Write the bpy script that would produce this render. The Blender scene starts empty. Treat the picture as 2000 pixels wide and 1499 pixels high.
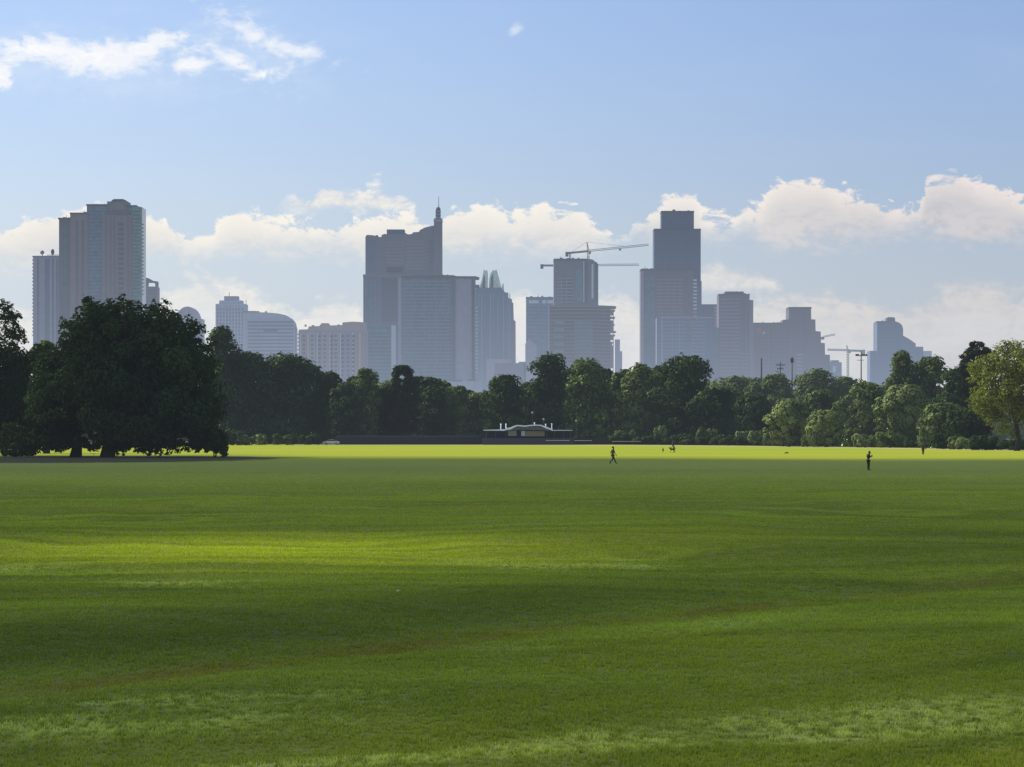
import bpy, math, random
import numpy as np
from mathutils import Vector, Matrix, noise as mnoise

C = bpy.context.scene.collection
SC = bpy.context.scene
RNG = np.random.default_rng(7)
random.seed(7)

F = 6000.0          # focal length of the photograph in its own pixels
HORIZON = 846.0     # horizon row of the photograph
EYE = 3.15          # eye height above the flat lawn (low mound)
SUN_AZ, SUN_EL = math.radians(60), math.radians(42)   # sun ahead and to the left
SUN = Vector((-math.sin(SUN_AZ)*math.cos(SUN_EL), math.cos(SUN_AZ)*math.cos(SUN_EL), math.sin(SUN_EL)))

def X(px, D): return (px-1000.0)/F*D
def Z(py, D): return EYE+(HORIZON-py)/F*D

# ------------------------------------------------------------------ node helpers
class E:
    """a node socket with arithmetic"""
    def __init__(s, t, k): s.t, s.k = t, k
    def _m(s, op, *a):
        n = s.t.nodes.new('ShaderNodeMath'); n.operation = op
        for i, v in enumerate((s,)+a):
            if isinstance(v, E): s.t.links.new(v.k, n.inputs[i])
            else: n.inputs[i].default_value = v
        return E(s.t, n.outputs[0])
    def __add__(s, o): return s._m('ADD', o)
    def __sub__(s, o): return s._m('SUBTRACT', o)
    def __mul__(s, o): return s._m('MULTIPLY', o)
    def __truediv__(s, o): return s._m('DIVIDE', o)
    def mn(s, o): return s._m('MINIMUM', o)
    def mx(s, o): return s._m('MAXIMUM', o)
    def pw(s, o): return s._m('POWER', o)
    def exp(s): return s._m('EXPONENT')
    def floor(s): return s._m('FLOOR')
    def abs(s): return s._m('ABSOLUTE')
    def inv(s): return (s*-1.0)+1.0
    def ss(s, a, b, lo=0.0, hi=1.0):
        n = s.t.nodes.new('ShaderNodeMapRange'); n.interpolation_type = 'SMOOTHSTEP'
        s.t.links.new(s.k, n.inputs[0])
        n.inputs[1].default_value = a; n.inputs[2].default_value = b
        n.inputs[3].default_value = lo; n.inputs[4].default_value = hi
        return E(s.t, n.outputs[0])
    def curve(s, pts, lo, hi):
        """piecewise smooth curve through (x, y); y is given in real units and lies in lo..hi"""
        n = s.t.nodes.new('ShaderNodeFloatCurve')
        x0, x1 = pts[0][0], pts[-1][0]
        u = ((s-x0)/(x1-x0)).mx(0.0).mn(1.0)
        s.t.links.new(u.k, n.inputs[1])
        c = n.mapping.curves[0]
        q = [((x-x0)/(x1-x0), (y-lo)/(hi-lo)) for x, y in pts]
        c.points[0].location = q[0]; c.points[1].location = q[-1]
        for p in q[1:-1]: c.points.new(*p)
        for p in c.points: p.handle_type = 'AUTO'
        n.mapping.update()
        return E(s.t, n.outputs[0])*(hi-lo)+lo

def vec(t, x, y, z):
    n = t.nodes.new('ShaderNodeCombineXYZ')
    for i, v in enumerate((x, y, z)):
        if isinstance(v, E): t.links.new(v.k, n.inputs[i])
        else: n.inputs[i].default_value = v
    return E(t, n.outputs[0])
def sep(t, k):
    n = t.nodes.new('ShaderNodeSeparateXYZ'); t.links.new(k.k if isinstance(k, E) else k, n.inputs[0])
    return [E(t, n.outputs[i]) for i in range(3)]
def noise(t, v, scale=1.0, detail=4.0, rough=0.55, dist=0.0):
    n = t.nodes.new('ShaderNodeTexNoise'); n.noise_dimensions = '3D'
    t.links.new(v.k, n.inputs['Vector'])
    n.inputs['Scale'].default_value = scale; n.inputs['Detail'].default_value = detail
    n.inputs['Roughness'].default_value = rough; n.inputs['Distortion'].default_value = dist
    return E(t, n.outputs[0])
def white(t, v):
    n = t.nodes.new('ShaderNodeTexWhiteNoise'); t.links.new(v.k, n.inputs['Vector'])
    return E(t, n.outputs[0])
def mix(t, f, a, b, blend='MIX'):
    n = t.nodes.new('ShaderNodeMix'); n.data_type = 'RGBA'; n.blend_type = blend
    for sock, v in ((n.inputs[0], f), (n.inputs[6], a), (n.inputs[7], b)):
        if isinstance(v, E): t.links.new(v.k, sock)
        elif isinstance(v, (int, float)): sock.default_value = v
        else: sock.default_value = (*v, 1.0)
    return E(t, n.outputs[2])
def pos(t):
    return E(t, t.nodes.new('ShaderNodeNewGeometry').outputs['Position'])

# aerial haze painted into the materials as emission, thicker towards downtown and low down
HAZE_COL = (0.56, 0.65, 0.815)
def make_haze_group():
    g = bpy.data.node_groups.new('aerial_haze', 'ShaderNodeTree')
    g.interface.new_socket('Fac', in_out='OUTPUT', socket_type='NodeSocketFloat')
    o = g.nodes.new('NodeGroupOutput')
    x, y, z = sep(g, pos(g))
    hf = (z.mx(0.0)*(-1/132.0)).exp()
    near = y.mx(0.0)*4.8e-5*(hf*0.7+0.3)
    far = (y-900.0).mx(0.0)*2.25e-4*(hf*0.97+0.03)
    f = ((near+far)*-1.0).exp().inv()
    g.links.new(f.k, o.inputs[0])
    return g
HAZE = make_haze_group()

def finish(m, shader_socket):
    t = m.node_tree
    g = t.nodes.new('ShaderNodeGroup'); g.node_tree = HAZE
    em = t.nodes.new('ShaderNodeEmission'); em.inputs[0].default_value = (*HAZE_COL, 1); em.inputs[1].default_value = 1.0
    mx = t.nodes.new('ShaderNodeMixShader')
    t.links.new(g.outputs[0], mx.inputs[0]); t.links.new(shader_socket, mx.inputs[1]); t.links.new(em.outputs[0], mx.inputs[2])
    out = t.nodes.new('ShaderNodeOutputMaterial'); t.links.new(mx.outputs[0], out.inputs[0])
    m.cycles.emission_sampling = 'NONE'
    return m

def new_mat(name):
    m = bpy.data.materials.new(name); m.use_nodes = True; m.node_tree.nodes.clear()
    return m, m.node_tree

def bsdf(t, col, rough=0.8, metal=0.0, spec=0.3):
    b = t.nodes.new('ShaderNodeBsdfPrincipled')
    if isinstance(col, E): t.links.new(col.k, b.inputs['Base Color'])
    else: b.inputs['Base Color'].default_value = (*col, 1)
    b.inputs['Roughness'].default_value = rough; b.inputs['Metallic'].default_value = metal
    b.inputs['Specular IOR Level'].default_value = spec
    return b

def wall_mat(name, col, var=0.12, rough=0.85, spec=0.2):
    """masonry, concrete or cladding: panel grid jitter and weather streaks"""
    m, t = new_mat(name)
    p = pos(t); x, y, z = sep(t, p)
    cell = white(t, vec(t, (x/3.0).floor(), (y/3.0).floor(), (z/3.4).floor()))
    st = noise(t, vec(t, x*0.12, y*0.12, z*0.012), 1.0, 3.0)
    f = (cell-0.5)*var + (st-0.5)*var*2.0 + 1.0
    c = mix(t, 1.0, col, vec(t, f, f, f), 'MULTIPLY')
    return finish(m, bsdf(t, c, rough, 0.0, spec).outputs[0])

def glass_mat(name, col, metal=0.25, rough=0.18, var=0.35, pane=2.4, floor_h=3.5):
    m, t = new_mat(name)
    x, y, z = sep(t, pos(t))
    cell = white(t, vec(t, (x/pane).floor(), (y/pane).floor(), (z/floor_h).floor()))
    big = noise(t, vec(t, x*0.02, y*0.02, z*0.012), 1.0, 2.0)
    f = (cell-0.5)*var*1.3 + (big-0.5)*1.1 + 1.0
    c = mix(t, 1.0, col, vec(t, f, f, f), 'MULTIPLY')
    return finish(m, bsdf(t, c, rough, metal, 0.5).outputs[0])

def plain_mat(name, col, rough=0.6, metal=0.0, spec=0.3, var=0.15, scale=3.0):
    m, t = new_mat(name)
    n = noise(t, pos(t), scale, 3.0)
    f = (n-0.5)*var*2+1.0
    c = mix(t, 1.0, col, vec(t, f, f, f), 'MULTIPLY')
    return finish(m, bsdf(t, c, rough, metal, spec).outputs[0])

def leaf_mat(name, col, back=(1.25, 1.35, 0.7), trans=0.34, gloss=0.22):
    m, t = new_mat(name)
    a = t.nodes.new('ShaderNodeAttribute'); a.attribute_name = 'tint'
    tint = E(t, a.outputs['Fac'])
    n = noise(t, pos(t), 0.22, 2.0)
    f = tint*(n*0.8+0.6)
    c = mix(t, 1.0, col, vec(t, f, f, f*0.95), 'MULTIPLY')
    c2 = mix(t, 1.0, c, back, 'MULTIPLY')
    d = t.nodes.new('ShaderNodeBsdfDiffuse'); t.links.new(c.k, d.inputs[0])
    tr = t.nodes.new('ShaderNodeBsdfTranslucent'); t.links.new(c2.k, tr.inputs[0])
    mx = t.nodes.new('ShaderNodeMixShader'); mx.inputs[0].default_value = trans
    t.links.new(d.outputs[0], mx.inputs[1]); t.links.new(tr.outputs[0], mx.inputs[2])
    gl = t.nodes.new('ShaderNodeBsdfGlossy'); gl.inputs['Roughness'].default_value = 0.42; gl.inputs['Color'].default_value = (0.72, 0.95, 0.42, 1)
    fr = t.nodes.new('ShaderNodeFresnel'); fr.inputs[0].default_value = 1.42
    m2 = t.nodes.new('ShaderNodeMixShader')
    fg = E(t, fr.outputs[0])*gloss
    t.links.new(fg.k, m2.inputs[0]); t.links.new(mx.outputs[0], m2.inputs[1]); t.links.new(gl.outputs[0], m2.inputs[2])
    return finish(m, m2.outputs[0])

# ------------------------------------------------------------------ object helpers
def tag(o, label=None, cat=None, group=None, kind=None):
    if label: o['label'] = label
    if cat: o['category'] = cat
    if group: o['group'] = group
    if kind: o['kind'] = kind
    return o

def empty(name, loc, label, cat, group=None):
    o = bpy.data.objects.new(name, None); C.objects.link(o)
    o.location = loc; o.empty_display_size = 0.5
    return tag(o, label, cat, group)

def link_mesh(name, me, mat, parent=None, loc=None):
    o = bpy.data.objects.new(name, me); C.objects.link(o)
    if mat is not None: me.materials.append(mat)
    if parent is not None: o.parent = parent
    if loc is not None: o.location = loc
    return o

def mesh_np(name, V, Fc, smooth=False, tint=None):
    """V (n,3); Fc (m,k) all faces with k corners"""
    me = bpy.data.meshes.new(name)
    V = np.asarray(V, np.float32); Fc = np.asarray(Fc, np.int32)
    m, k = Fc.shape
    me.vertices.add(len(V)); me.vertices.foreach_set('co', V.ravel())
    me.loops.add(m*k); me.loops.foreach_set('vertex_index', Fc.ravel())
    me.polygons.add(m); me.polygons.foreach_set('loop_start', np.arange(0, m*k, k, dtype=np.int32))
    me.update(calc_edges=True)
    if smooth: me.polygons.foreach_set('use_smooth', np.ones(m, bool))
    if tint is not None:
        a = me.attributes.new('tint', 'FLOAT', 'POINT'); a.data.foreach_set('value', np.asarray(tint, np.float32))
    return me

class MB:
    """collects polygons into one mesh"""
    def __init__(s): s.v, s.f = [], []
    def poly(s, pts):
        b = len(s.v); s.v += [tuple(p) for p in pts]; s.f.append(tuple(range(b, b+len(pts))))
    def box(s, x0, x1, y0, y1, z0, z1):
        b = len(s.v)
        s.v += [(x0,y0,z0),(x1,y0,z0),(x1,y1,z0),(x0,y1,z0),(x0,y0,z1),(x1,y0,z1),(x1,y1,z1),(x0,y1,z1)]
        s.f += [tuple(b+i for i in q) for q in ((0,3,2,1),(4,5,6,7),(0,1,5,4),(1,2,6,5),(2,3,7,6),(3,0,4,7))]
        return s
    def prism_xz(s, pts, y0, y1):
        """outline in the XZ plane, extruded along Y (y0 is the near face)"""
        a = sum(pts[i][0]*pts[(i+1)%len(pts)][1]-pts[(i+1)%len(pts)][0]*pts[i][1] for i in range(len(pts)))
        if a < 0: pts = pts[::-1]
        n = len(pts); b = len(s.v)
        s.v += [(x, y0, z) for x, z in pts]+[(x, y1, z) for x, z in pts]
        s.f.append(tuple(b+i for i in range(n))); s.f.append(tuple(b+n+i for i in reversed(range(n))))
        for i in range(n):
            j = (i+1) % n
            s.f.append((b+j, b+i, b+n+i, b+n+j))
        return s
    def prism_xy(s, pts, z0, z1):
        """footprint in XY, extruded up; z1 may be a list of heights"""
        a = sum(pts[i][0]*pts[(i+1)%len(pts)][1]-pts[(i+1)%len(pts)][0]*pts[i][1] for i in range(len(pts)))
        zs = z1 if isinstance(z1, (list, tuple)) else [z1]*len(pts)
        if a < 0: pts = pts[::-1]; zs = list(zs)[::-1]
        n = len(pts); b = len(s.v)
        s.v += [(x, y, z0) for x, y in pts]+[(x, y, z) for (x, y), z in zip(pts, zs)]
        s.f.append(tuple(b+i for i in reversed(range(n)))); s.f.append(tuple(b+n+i for i in range(n)))
        for i in range(n):
            j = (i+1) % n
            s.f.append((b+i, b+j, b+n+j, b+n+i))
        return s
    def bar(s, p, q, r0, r1=None, n=6):
        r1 = r0 if r1 is None else r1
        p, q = Vector(p), Vector(q); d = (q-p).normalized()
        u = d.orthogonal().normalized(); w = d.cross(u)
        b = len(s.v)
        for c, r in ((p, r0), (q, r1)):
            for i in range(n):
                a = 2*math.pi*i/n
                s.v.append(tuple(c+u*(r*math.cos(a))+w*(r*math.sin(a))))
        s.f.append(tuple(b+i for i in reversed(range(n)))); s.f.append(tuple(b+n+i for i in range(n)))
        for i in range(n):
            j = (i+1) % n
            s.f.append((b+i, b+j, b+n+j, b+n+i))
        return s
    def tube(s, pts, radii, n=8):
        """one swept tube through pts"""
        b = len(s.v); pts = [Vector(p) for p in pts]
        u = None
        for i, p in enumerate(pts):
            d = (pts[min(i+1, len(pts)-1)]-pts[max(i-1, 0)]).normalized()
            u = d.orthogonal().normalized() if u is None else (u-d*u.dot(d)).normalized()
            w = d.cross(u)
            for k in range(n):
                a = 2*math.pi*k/n
                s.v.append(tuple(p+u*(radii[i]*math.cos(a))+w*(radii[i]*math.sin(a))))
        for i in range(len(pts)-1):
            for k in range(n):
                j = (k+1) % n
                s.f.append((b+i*n+k, b+i*n+j, b+(i+1)*n+j, b+(i+1)*n+k))
        s.f.append(tuple(b+k for k in reversed(range(n))))
        s.f.append(tuple(b+(len(pts)-1)*n+k for k in range(n)))
        return s
    def ball(s, c, r, seg=10, ring=6, sz=1.0):
        b = len(s.v); c = Vector(c)
        s.v.append((c.x, c.y, c.z-r*sz))
        for i in range(1, ring):
            a = -math.pi/2+math.pi*i/ring
            for k in range(seg):
                t = 2*math.pi*k/seg
                s.v.append((c.x+r*math.cos(a)*math.cos(t), c.y+r*math.cos(a)*math.sin(t), c.z+r*sz*math.sin(a)))
        s.v.append((c.x, c.y, c.z+r*sz)); top = len(s.v)-1
        for k in range(seg):
            j = (k+1) % seg
            s.f.append((b, b+1+j, b+1+k))
            for i in range(ring-2):
                s.f.append((b+1+i*seg+k, b+1+i*seg+j, b+1+(i+1)*seg+j, b+1+(i+1)*seg+k))
            s.f.append((b+1+(ring-2)*seg+k, b+1+(ring-2)*seg+j, top))
        return s
    def build(s, name, mat, parent=None, smooth=False, loc=None):
        me = bpy.data.meshes.new(name); me.from_pydata(s.v, [], s.f); me.update()
        if smooth: me.polygons.foreach_set('use_smooth', np.ones(len(me.polygons), bool))
        return link_mesh(name, me, mat, parent, loc)

# ------------------------------------------------------------------ camera, sun, sky
cam = bpy.data.cameras.new('camera'); co = bpy.data.objects.new('camera', cam); C.objects.link(co)
co.location = (0, 0, EYE); co.rotation_euler = (math.radians(90), 0, 0)
cam.sensor_width = 36.0; cam.lens = 36.0*F/2000.0; cam.shift_y = (HORIZON-749.5)/2000.0
cam.clip_start = 0.5; cam.clip_end = 60000.0
SC.camera = co

sl = bpy.data.lights.new('sun', 'SUN'); so = bpy.data.objects.new('sun', sl); C.objects.link(so)
sl.energy = 5.0; sl.angle = math.radians(0.5); sl.color = (1.0, 0.93, 0.82)
so.rotation_euler = SUN.to_track_quat('Z', 'Y').to_euler(); so.location = (-900, 700, 1000)

SC.view_settings.view_transform = 'Standard'; SC.view_settings.look = 'None'
SC.view_settings.exposure = 0.0; SC.view_settings.gamma = 1.0
SC.cycles.use_denoising = True
SC.cycles.max_bounces = 6; SC.cycles.diffuse_bounces = 3; SC.cycles.transparent_max_bounces = 16
SC.cycles.sample_clamp_indirect = 4.0
SC.cycles.caustics_reflective = False; SC.cycles.caustics_refractive = False

def build_world():
    w = bpy.data.worlds.new('World'); SC.world = w; w.use_nodes = True
    t = w.node_tree; t.nodes.clear()
    sky = t.nodes.new('ShaderNodeTexSky'); sky.sky_type = 'NISHITA'; sky.sun_disc = False
    sky.sun_elevation = SUN_EL; sky.sun_rotation = -SUN_AZ
    sky.air_density = 1.0; sky.dust_density = 1.2; sky.ozone_density = 1.6; sky.altitude = 150
    tc = t.nodes.new('ShaderNodeTexCoord')
    x, y, z = sep(t, tc.outputs['Generated'])
    yy = y.mx(0.05)
    u = x/yy*F+1000.0          # azimuth and height in units that suit the thin slice of sky above town
    v = z/yy*-F+HORIZON
    ahead = y.ss(0.55, 0.8)
    # the blue of the clear sky deepens upward and away from the sun
    skyc = E(t, sky.outputs[0])
    el = z
    tint = mix(t, el.ss(0.0, 0.15), (0.755, 0.75, 0.90), (0.72, 0.755, 0.925))
    tint = mix(t, (u/2000.0).ss(0.0, 1.1), tint, mix(t, 1.0, tint, (0.84, 0.86, 0.92), 'MULTIPLY'))
    tint = mix(t, el.ss(0.15, 0.5), tint, (1.0, 1.0, 1.0))
    tint = mix(t, ahead, (1.0, 1.0, 1.0), tint)
    base = mix(t, 1.0, skyc, tint, 'MULTIPLY')
    # cloud field
    P = u/100.0; Q = v/100.0
    warp = noise(t, vec(t, P*0.9, Q*1.3, 3.1), 1.0, 3.0)
    warp2 = noise(t, vec(t, P*0.9, Q*1.3, 9.7), 1.0, 3.0)
    q = vec(t, P+(warp-0.5)*1.2, Q*1.25+(warp2-0.5)*1.0, 0.4)
    n = noise(t, q, 1.25, 9.0, 0.56)-0.5
    nf = noise(t, vec(t, P*1.0+(warp-0.5)*0.8, Q*1.8, 5.5), 3.6, 7.0, 0.6)-0.5
    wob = n*150.0+nf*85.0
    # main cumulus bank: top line and foot line
    T = u.curve([(-700,420),(-200,430),(0,437),(60,418),(110,405),(200,395),(290,412),(345,432),(395,458),(425,440),(470,415),(540,425),
                 (610,428),(680,425),(740,420),(790,412),(840,420),(880,400),(940,398),(1000,408),(1060,398),(1115,400),(1150,418),
                 (1190,447),(1212,455),(1238,408),(1285,392),(1335,372),(1365,400),(1410,424),(1450,402),(1485,394),(1540,350),
                 (1600,350),(1640,368),(1700,372),(1765,396),(1795,385),(1812,338),(1850,330),(1900,348),(1950,362),(2000,376),
                 (2150,400),(2700,380)], 300, 500)
    B = u.curve([(-700,500),(0,505),(300,480),(420,478),(700,478),(1000,480),(1150,475),(1215,452),(1300,462),(1400,448),(1560,462),
                 (1760,444),(1900,458),(2000,452),(2700,470)], 400, 520)
    d_main = (v-T+wob*0.85-9.0).ss(-6, 11)*(v-B-wob*0.7).ss(-28, 44, 1.0, 0.0)
    # wisp above the spire building
    T2 = u.curve([(480,420),(540,384),(565,372),(600,374),(638,349),(665,362),(690,368),(730,360),(765,374),(800,392),(840,430),(900,440)], 330, 450)
    d_wisp = (v-T2+wob*0.75-3.0).ss(-7, 20)*(v-wob*0.4).ss(398, 424, 1.0, 0.0)*u.ss(530, 600)*u.ss(800, 850, 1.0, 0.0)
    # low bank along the horizon
    T3 = u.curve([(-700,600),(0,590),(250,575),(330,545),(430,538),(475,548),(520,580),(560,612),(600,598),(660,574),(700,585),(760,600),
                  (900,590),(1000,566),(1045,568),(1100,585),(1180,580),(1225,582),(1260,600),(1300,570),(1380,600),(1480,578),(1560,572),
                  (1640,572),(1700,588),(1775,580),(1840,562),(1900,550),(1960,556),(2000,570),(2700,580)], 500, 640)
    d_low = (v-T3+wob*0.8).ss(-12, 40)
    T4 = u.curve([(1200,560),(1350,535),(1395,518),(1440,524),(1490,538),(1540,570),(1600,590)], 480, 600)
    d_bit = (v-T4+wob*0.35).ss(-6, 18)*(v-wob*0.3).ss(548, 578, 1.0, 0.0)*u.ss(1310, 1380)*u.ss(1500, 1560, 1.0, 0.0)
    # streaks high up
    def streak(cx, cy, ax, ay, rot, k=0.9, soft=1.5):
        c, s_ = math.cos(math.radians(rot)), math.sin(math.radians(rot))
        dx, dy = u-cx, v-cy
        a = (dx*c+dy*s_)/ax; b = (dy*c-dx*s_)/ay
        r = (a*a+b*b).pw(0.5)+n*3.4*k+nf*2.2*k
        return r.ss(1.05-soft*0.6, 1.05+soft*0.2, 1.0, 0.0).pw(1.25)
    hs = streak(70, 96, 150, 30, 6)
    for a in ((185, 112, 130, 32, 2), (275, 95, 60, 24, -14), (372, 127, 42, 13, -5), (500, 72, 80, 24, 27, 1.1, 2.6),
              (470, 126, 62, 23, 30, 1.0, 1.9), (518, 146, 42, 17, 10, 1.0, 1.8), (0, 150, 20, 22, 0, 1.0, 1.0), (580, 100, 80, 16, 14, 1.2, 2.8),
              (-150, 90, 120, 26, 8)):
        hs = hs.mx(streak(*a))
    hs = hs.mx(streak(1005, 60, 12, 16, 30, 0.8, 1.6)*0.45)
    halo = streak(120, 118, 260, 66, 4, 0.7, 2.6).mx(streak(510, 110, 120, 60, 22, 0.8, 2.8))
    veil = (noise(t, vec(t, P*0.30, Q*0.8, 7.7), 1.0, 5.0)-0.42).ss(0.0, 0.35)*(u.ss(100, 1100, 1.0, 0.25))
    # colours of the clouds: sunlit rims, greyer feet
    lit = (v-T+wob*0.6).ss(-6, 78, 1.0, 0.0)
    fold = (n*0.75+nf*0.7).ss(-0.13, 0.13)
    right = u.ss(900, 1900)
    c_lit = mix(t, right, (1.0, 0.945, 0.85), (0.93, 0.83, 0.775))
    c_sh = mix(t, right, (0.735, 0.725, 0.715), (0.55, 0.555, 0.595))
    c_main = mix(t, lit*0.72+fold*0.28, c_sh, c_lit)
    c_low = mix(t, (v-T3+wob).ss(0, 120), mix(t, right, (0.94, 0.89, 0.80), (0.72, 0.67, 0.64)), mix(t, right, (0.82, 0.82, 0.83), (0.70, 0.69, 0.70)))
    K = 1.0/0.15
    def up(c): return mix(t, 1.0, c, (K, K, K), 'MULTIPLY')
    col = base
    def over(col, d, c, k=1.0): return mix(t, (d*k*ahead).mx(0.0).mn(1.0), col, up(c))
    # thin haze between the cloud banks
    col = over(col, v.ss(330, 700), mix(t, right, (0.60, 0.715, 0.865), (0.55, 0.63, 0.74)), 0.55)
    col = over(col, veil*v.ss(420, 120), (0.66, 0.76, 0.93), 0.30)
    col = over(col, d_low*((n*1.6+nf).ss(-0.35, 0.25)*0.45+0.55), c_low, 0.80)
    col = over(col, d_bit, mix(t, fold, (0.70, 0.69, 0.69), (0.83, 0.79, 0.75)), 0.75)
    col = over(col, d_wisp, mix(t, fold, (0.80, 0.78, 0.75), (0.98, 0.93, 0.84)), 0.80)
    col = over(col, d_main, c_main, 0.95)
    col = over(col, halo, (0.80, 0.88, 0.98), 0.42)
    col = over(col, hs, mix(t, fold, (0.90, 0.92, 0.97), (1.03, 1.02, 1.0)), 0.97)
    bg = t.nodes.new('ShaderNodeBackground'); bg.inputs[1].default_value = 0.15
    t.links.new(col.k, bg.inputs[0])
    out = t.nodes.new('ShaderNodeOutputWorld'); t.links.new(bg.outputs[0], out.inputs[0])
    w.cycles.sampling_method = 'MANUAL'; w.cycles.sample_map_resolution = 1024
build_world()

# ------------------------------------------------------------------ lawn
def vnoise(x, y, s): return mnoise.noise(Vector((x*s, y*s, 0.37)))
def ground_h(x, y):
    """gentle swells of the near lawn, dying out with distance"""
    k = 1.0/(1.0+(max(y, 0)/140.0)**2)
    h = 0.16*vnoise(x*0.6+20, y, 0.055)+0.07*vnoise(x+70, y*1.4, 0.13)+0.022*vnoise(x, y*1.6, 0.5)
    # a shallow swale crossing from lower left to upper right
    d = (y-48.3-1.706*x)*0.506
    h -= 0.10*math.exp(-(d/1.5)**2)
    d2 = (y-31.5-0.30*x)
    h -= 0.05*math.exp(-(d2/1.2)**2)
    return h*k if y < 700 else 0.0

def lawn_colour(t):
    p = pos(t); x, y, z = sep(t, p)
    wy = (noise(t, vec(t, x*0.045, y*0.022, 21.0), 1.0, 3.0)-0.5)
    y0 = y; y = y+wy*(y0.mx(0.0).mn(200.0))*0.55
    big = noise(t, vec(t, x*0.055, y*0.030, 0.0), 1.0, 3.0, 0.5)
    band = noise(t, vec(t, x*0.018+y*0.004, y*0.085-x*0.012, 2.0), 1.0, 4.0, 0.6)
    mid = noise(t, vec(t, x*0.35, y*0.22, 1.0), 1.0, 4.0, 0.6)
    fine = noise(t, vec(t, x*2.2, y*1.5, 4.0), 1.0, 5.0, 0.7)
    c = mix(t, big.ss(0.34, 0.66), (0.118, 0.142, 0.026), (0.185, 0.205, 0.026))
    c = mix(t, band.ss(0.50, 0.72), c, (0.200, 0.235, 0.034))
    c = mix(t, (mid.ss(0.50, 0.70))*0.55, c, (0.185, 0.200, 0.045))
    streak = noise(t, vec(t, x*0.03, y*0.32+x*0.02, 8.0), 1.0, 4.0, 0.6)
    c = mix(t, streak.ss(0.52, 0.70)*y.ss(40, 80), c, (0.205, 0.250, 0.030))
    c = mix(t, streak.ss(0.48, 0.30)*0.7, c, (0.098, 0.128, 0.024))
    yw = y; y = y0
    diag = noise(t, vec(t, (y-x*1.5)*0.16, (x+y*0.3)*0.03, 31.0), 1.0, 5.0, 0.62)
    dm = yw.ss(48.0, 78.0, 1.0, 0.0)
    c = mix(t, diag.ss(0.50, 0.68)*dm*0.55, c, (0.215, 0.240, 0.042))
    c = mix(t, diag.ss(0.46, 0.30)*dm*0.55, c, (0.085, 0.108, 0.022))
    # backlit glow of the sunlit far strip painted as brighter, yellower turf
    c = mix(t, y.ss(250, 400)*0.92, c, mix(t, noise(t, vec(t, x*0.012, y*0.05, 6.0), 1.0, 3.0).ss(0.35, 0.65), (0.235, 0.305, 0.006), (0.310, 0.315, 0.010)))
    c = mix(t, y.ss(90, 230)*y.ss(330, 390, 1.0, 0.0)*0.75, c, (0.215, 0.255, 0.036))
    # coarse pale patches of clover in strips across the near lawn
    w1 = x.ss(-2.0, 6.5, 0.75, 3.0)
    s1 = ((y-30.9-x*0.70).abs()/w1).ss(0.45, 1.15, 1.0, 0.0)
    s2 = (y-35.4-x*0.22).abs().ss(1.2, 3.4, 1.0, 0.0)*x.ss(-2.4, -0.4, 1.0, 0.0)
    s3 = (y-62.5).abs().ss(1.0, 2.8, 1.0, 0.0)*(x+6.5).abs().ss(1.0, 2.6, 1.0, 0.0)
    s4 = (y-73.5).abs().ss(2.0, 5.0, 1.0, 0.0)*(x-1.0).abs().ss(1.6, 3.6, 1.0, 0.0)
    s5 = (y-71.0).abs().ss(1.0, 3.0, 1.0, 0.0)*(x+10.5).abs().ss(1.0, 2.6, 1.0, 0.0)
    s6 = (y-44.6-x*1.706).abs().ss(0.6, 2.4, 1.0, 0.0)*(x-2.5).abs().ss(1.2, 4.0, 1.0, 0.0)*0.8
    grit = noise(t, vec(t, x*5.0, y*3.0, 14.0), 1.0, 3.0, 0.6)
    pm = (s1.mx(s2).mx(s3).mx(s4).mx(s5).mx(s6)*mid.ss(0.34, 0.58)).mn(1.0)
    c = mix(t, pm*grit.ss(0.40, 0.60)*0.95, c, (0.30, 0.33, 0.095))
    c = mix(t, pm*grit.ss(0.44, 0.32)*0.6, c, (0.085, 0.105, 0.030))
    # shade beyond the swale painted as darker turf; sunny patch behind it
    hol = (y-x*1.706-48.3)*0.506+wy*6.0
    hm = hol.ss(-0.2, 2.2)*hol.ss(4.0, 9.5, 1.0, 0.0)*(x+x.abs()*0.0).ss(-1.0, 7.0, 1.0, 0.25)
    c = mix(t, hm*0.6, c, (0.078, 0.096, 0.024))
    lx = (x+6.0)/8.5; ly = (yw-84.0+x*0.5)/15.0
    sun_patch = (lx*lx+ly*ly).pw(0.5).ss(0.05, 1.45, 1.0, 0.0)*(streak.ss(0.32, 0.66)*0.75+0.35)  # sunny patch painted in as lusher, yellower grass
    c = mix(t, (sun_patch*0.95).mn(1.0), c, (0.285, 0.315, 0.024))
    # worn brownish line along the swale
    d = ((y-x*1.706-48.3)*0.506).abs()
    c = mix(t, d.ss(0.15, 1.1, 1.0, 0.0)*mid.ss(0.34, 0.6)*0.6, c, (0.15, 0.115, 0.025))
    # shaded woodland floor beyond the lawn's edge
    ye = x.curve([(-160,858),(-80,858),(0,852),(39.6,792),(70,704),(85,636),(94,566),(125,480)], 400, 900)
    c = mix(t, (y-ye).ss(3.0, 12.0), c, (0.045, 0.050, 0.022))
    # shade under the huge tree painted into the lawn, with some leaf litter
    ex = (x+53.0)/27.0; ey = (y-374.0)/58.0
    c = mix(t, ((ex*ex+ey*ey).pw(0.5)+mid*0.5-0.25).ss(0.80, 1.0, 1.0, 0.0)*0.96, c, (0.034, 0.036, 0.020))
    spot = noise(t, vec(t, x*1.1+3.0, y*0.9, 11.0), 1.0, 2.0, 0.5)
    c = mix(t, spot.ss(0.71, 0.78)*0.7, c, (0.050, 0.060, 0.016))
    f = fine*0.66+0.80
    return mix(t, 1.0, c, vec(t, f, f, f), 'MULTIPLY'), fine

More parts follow.
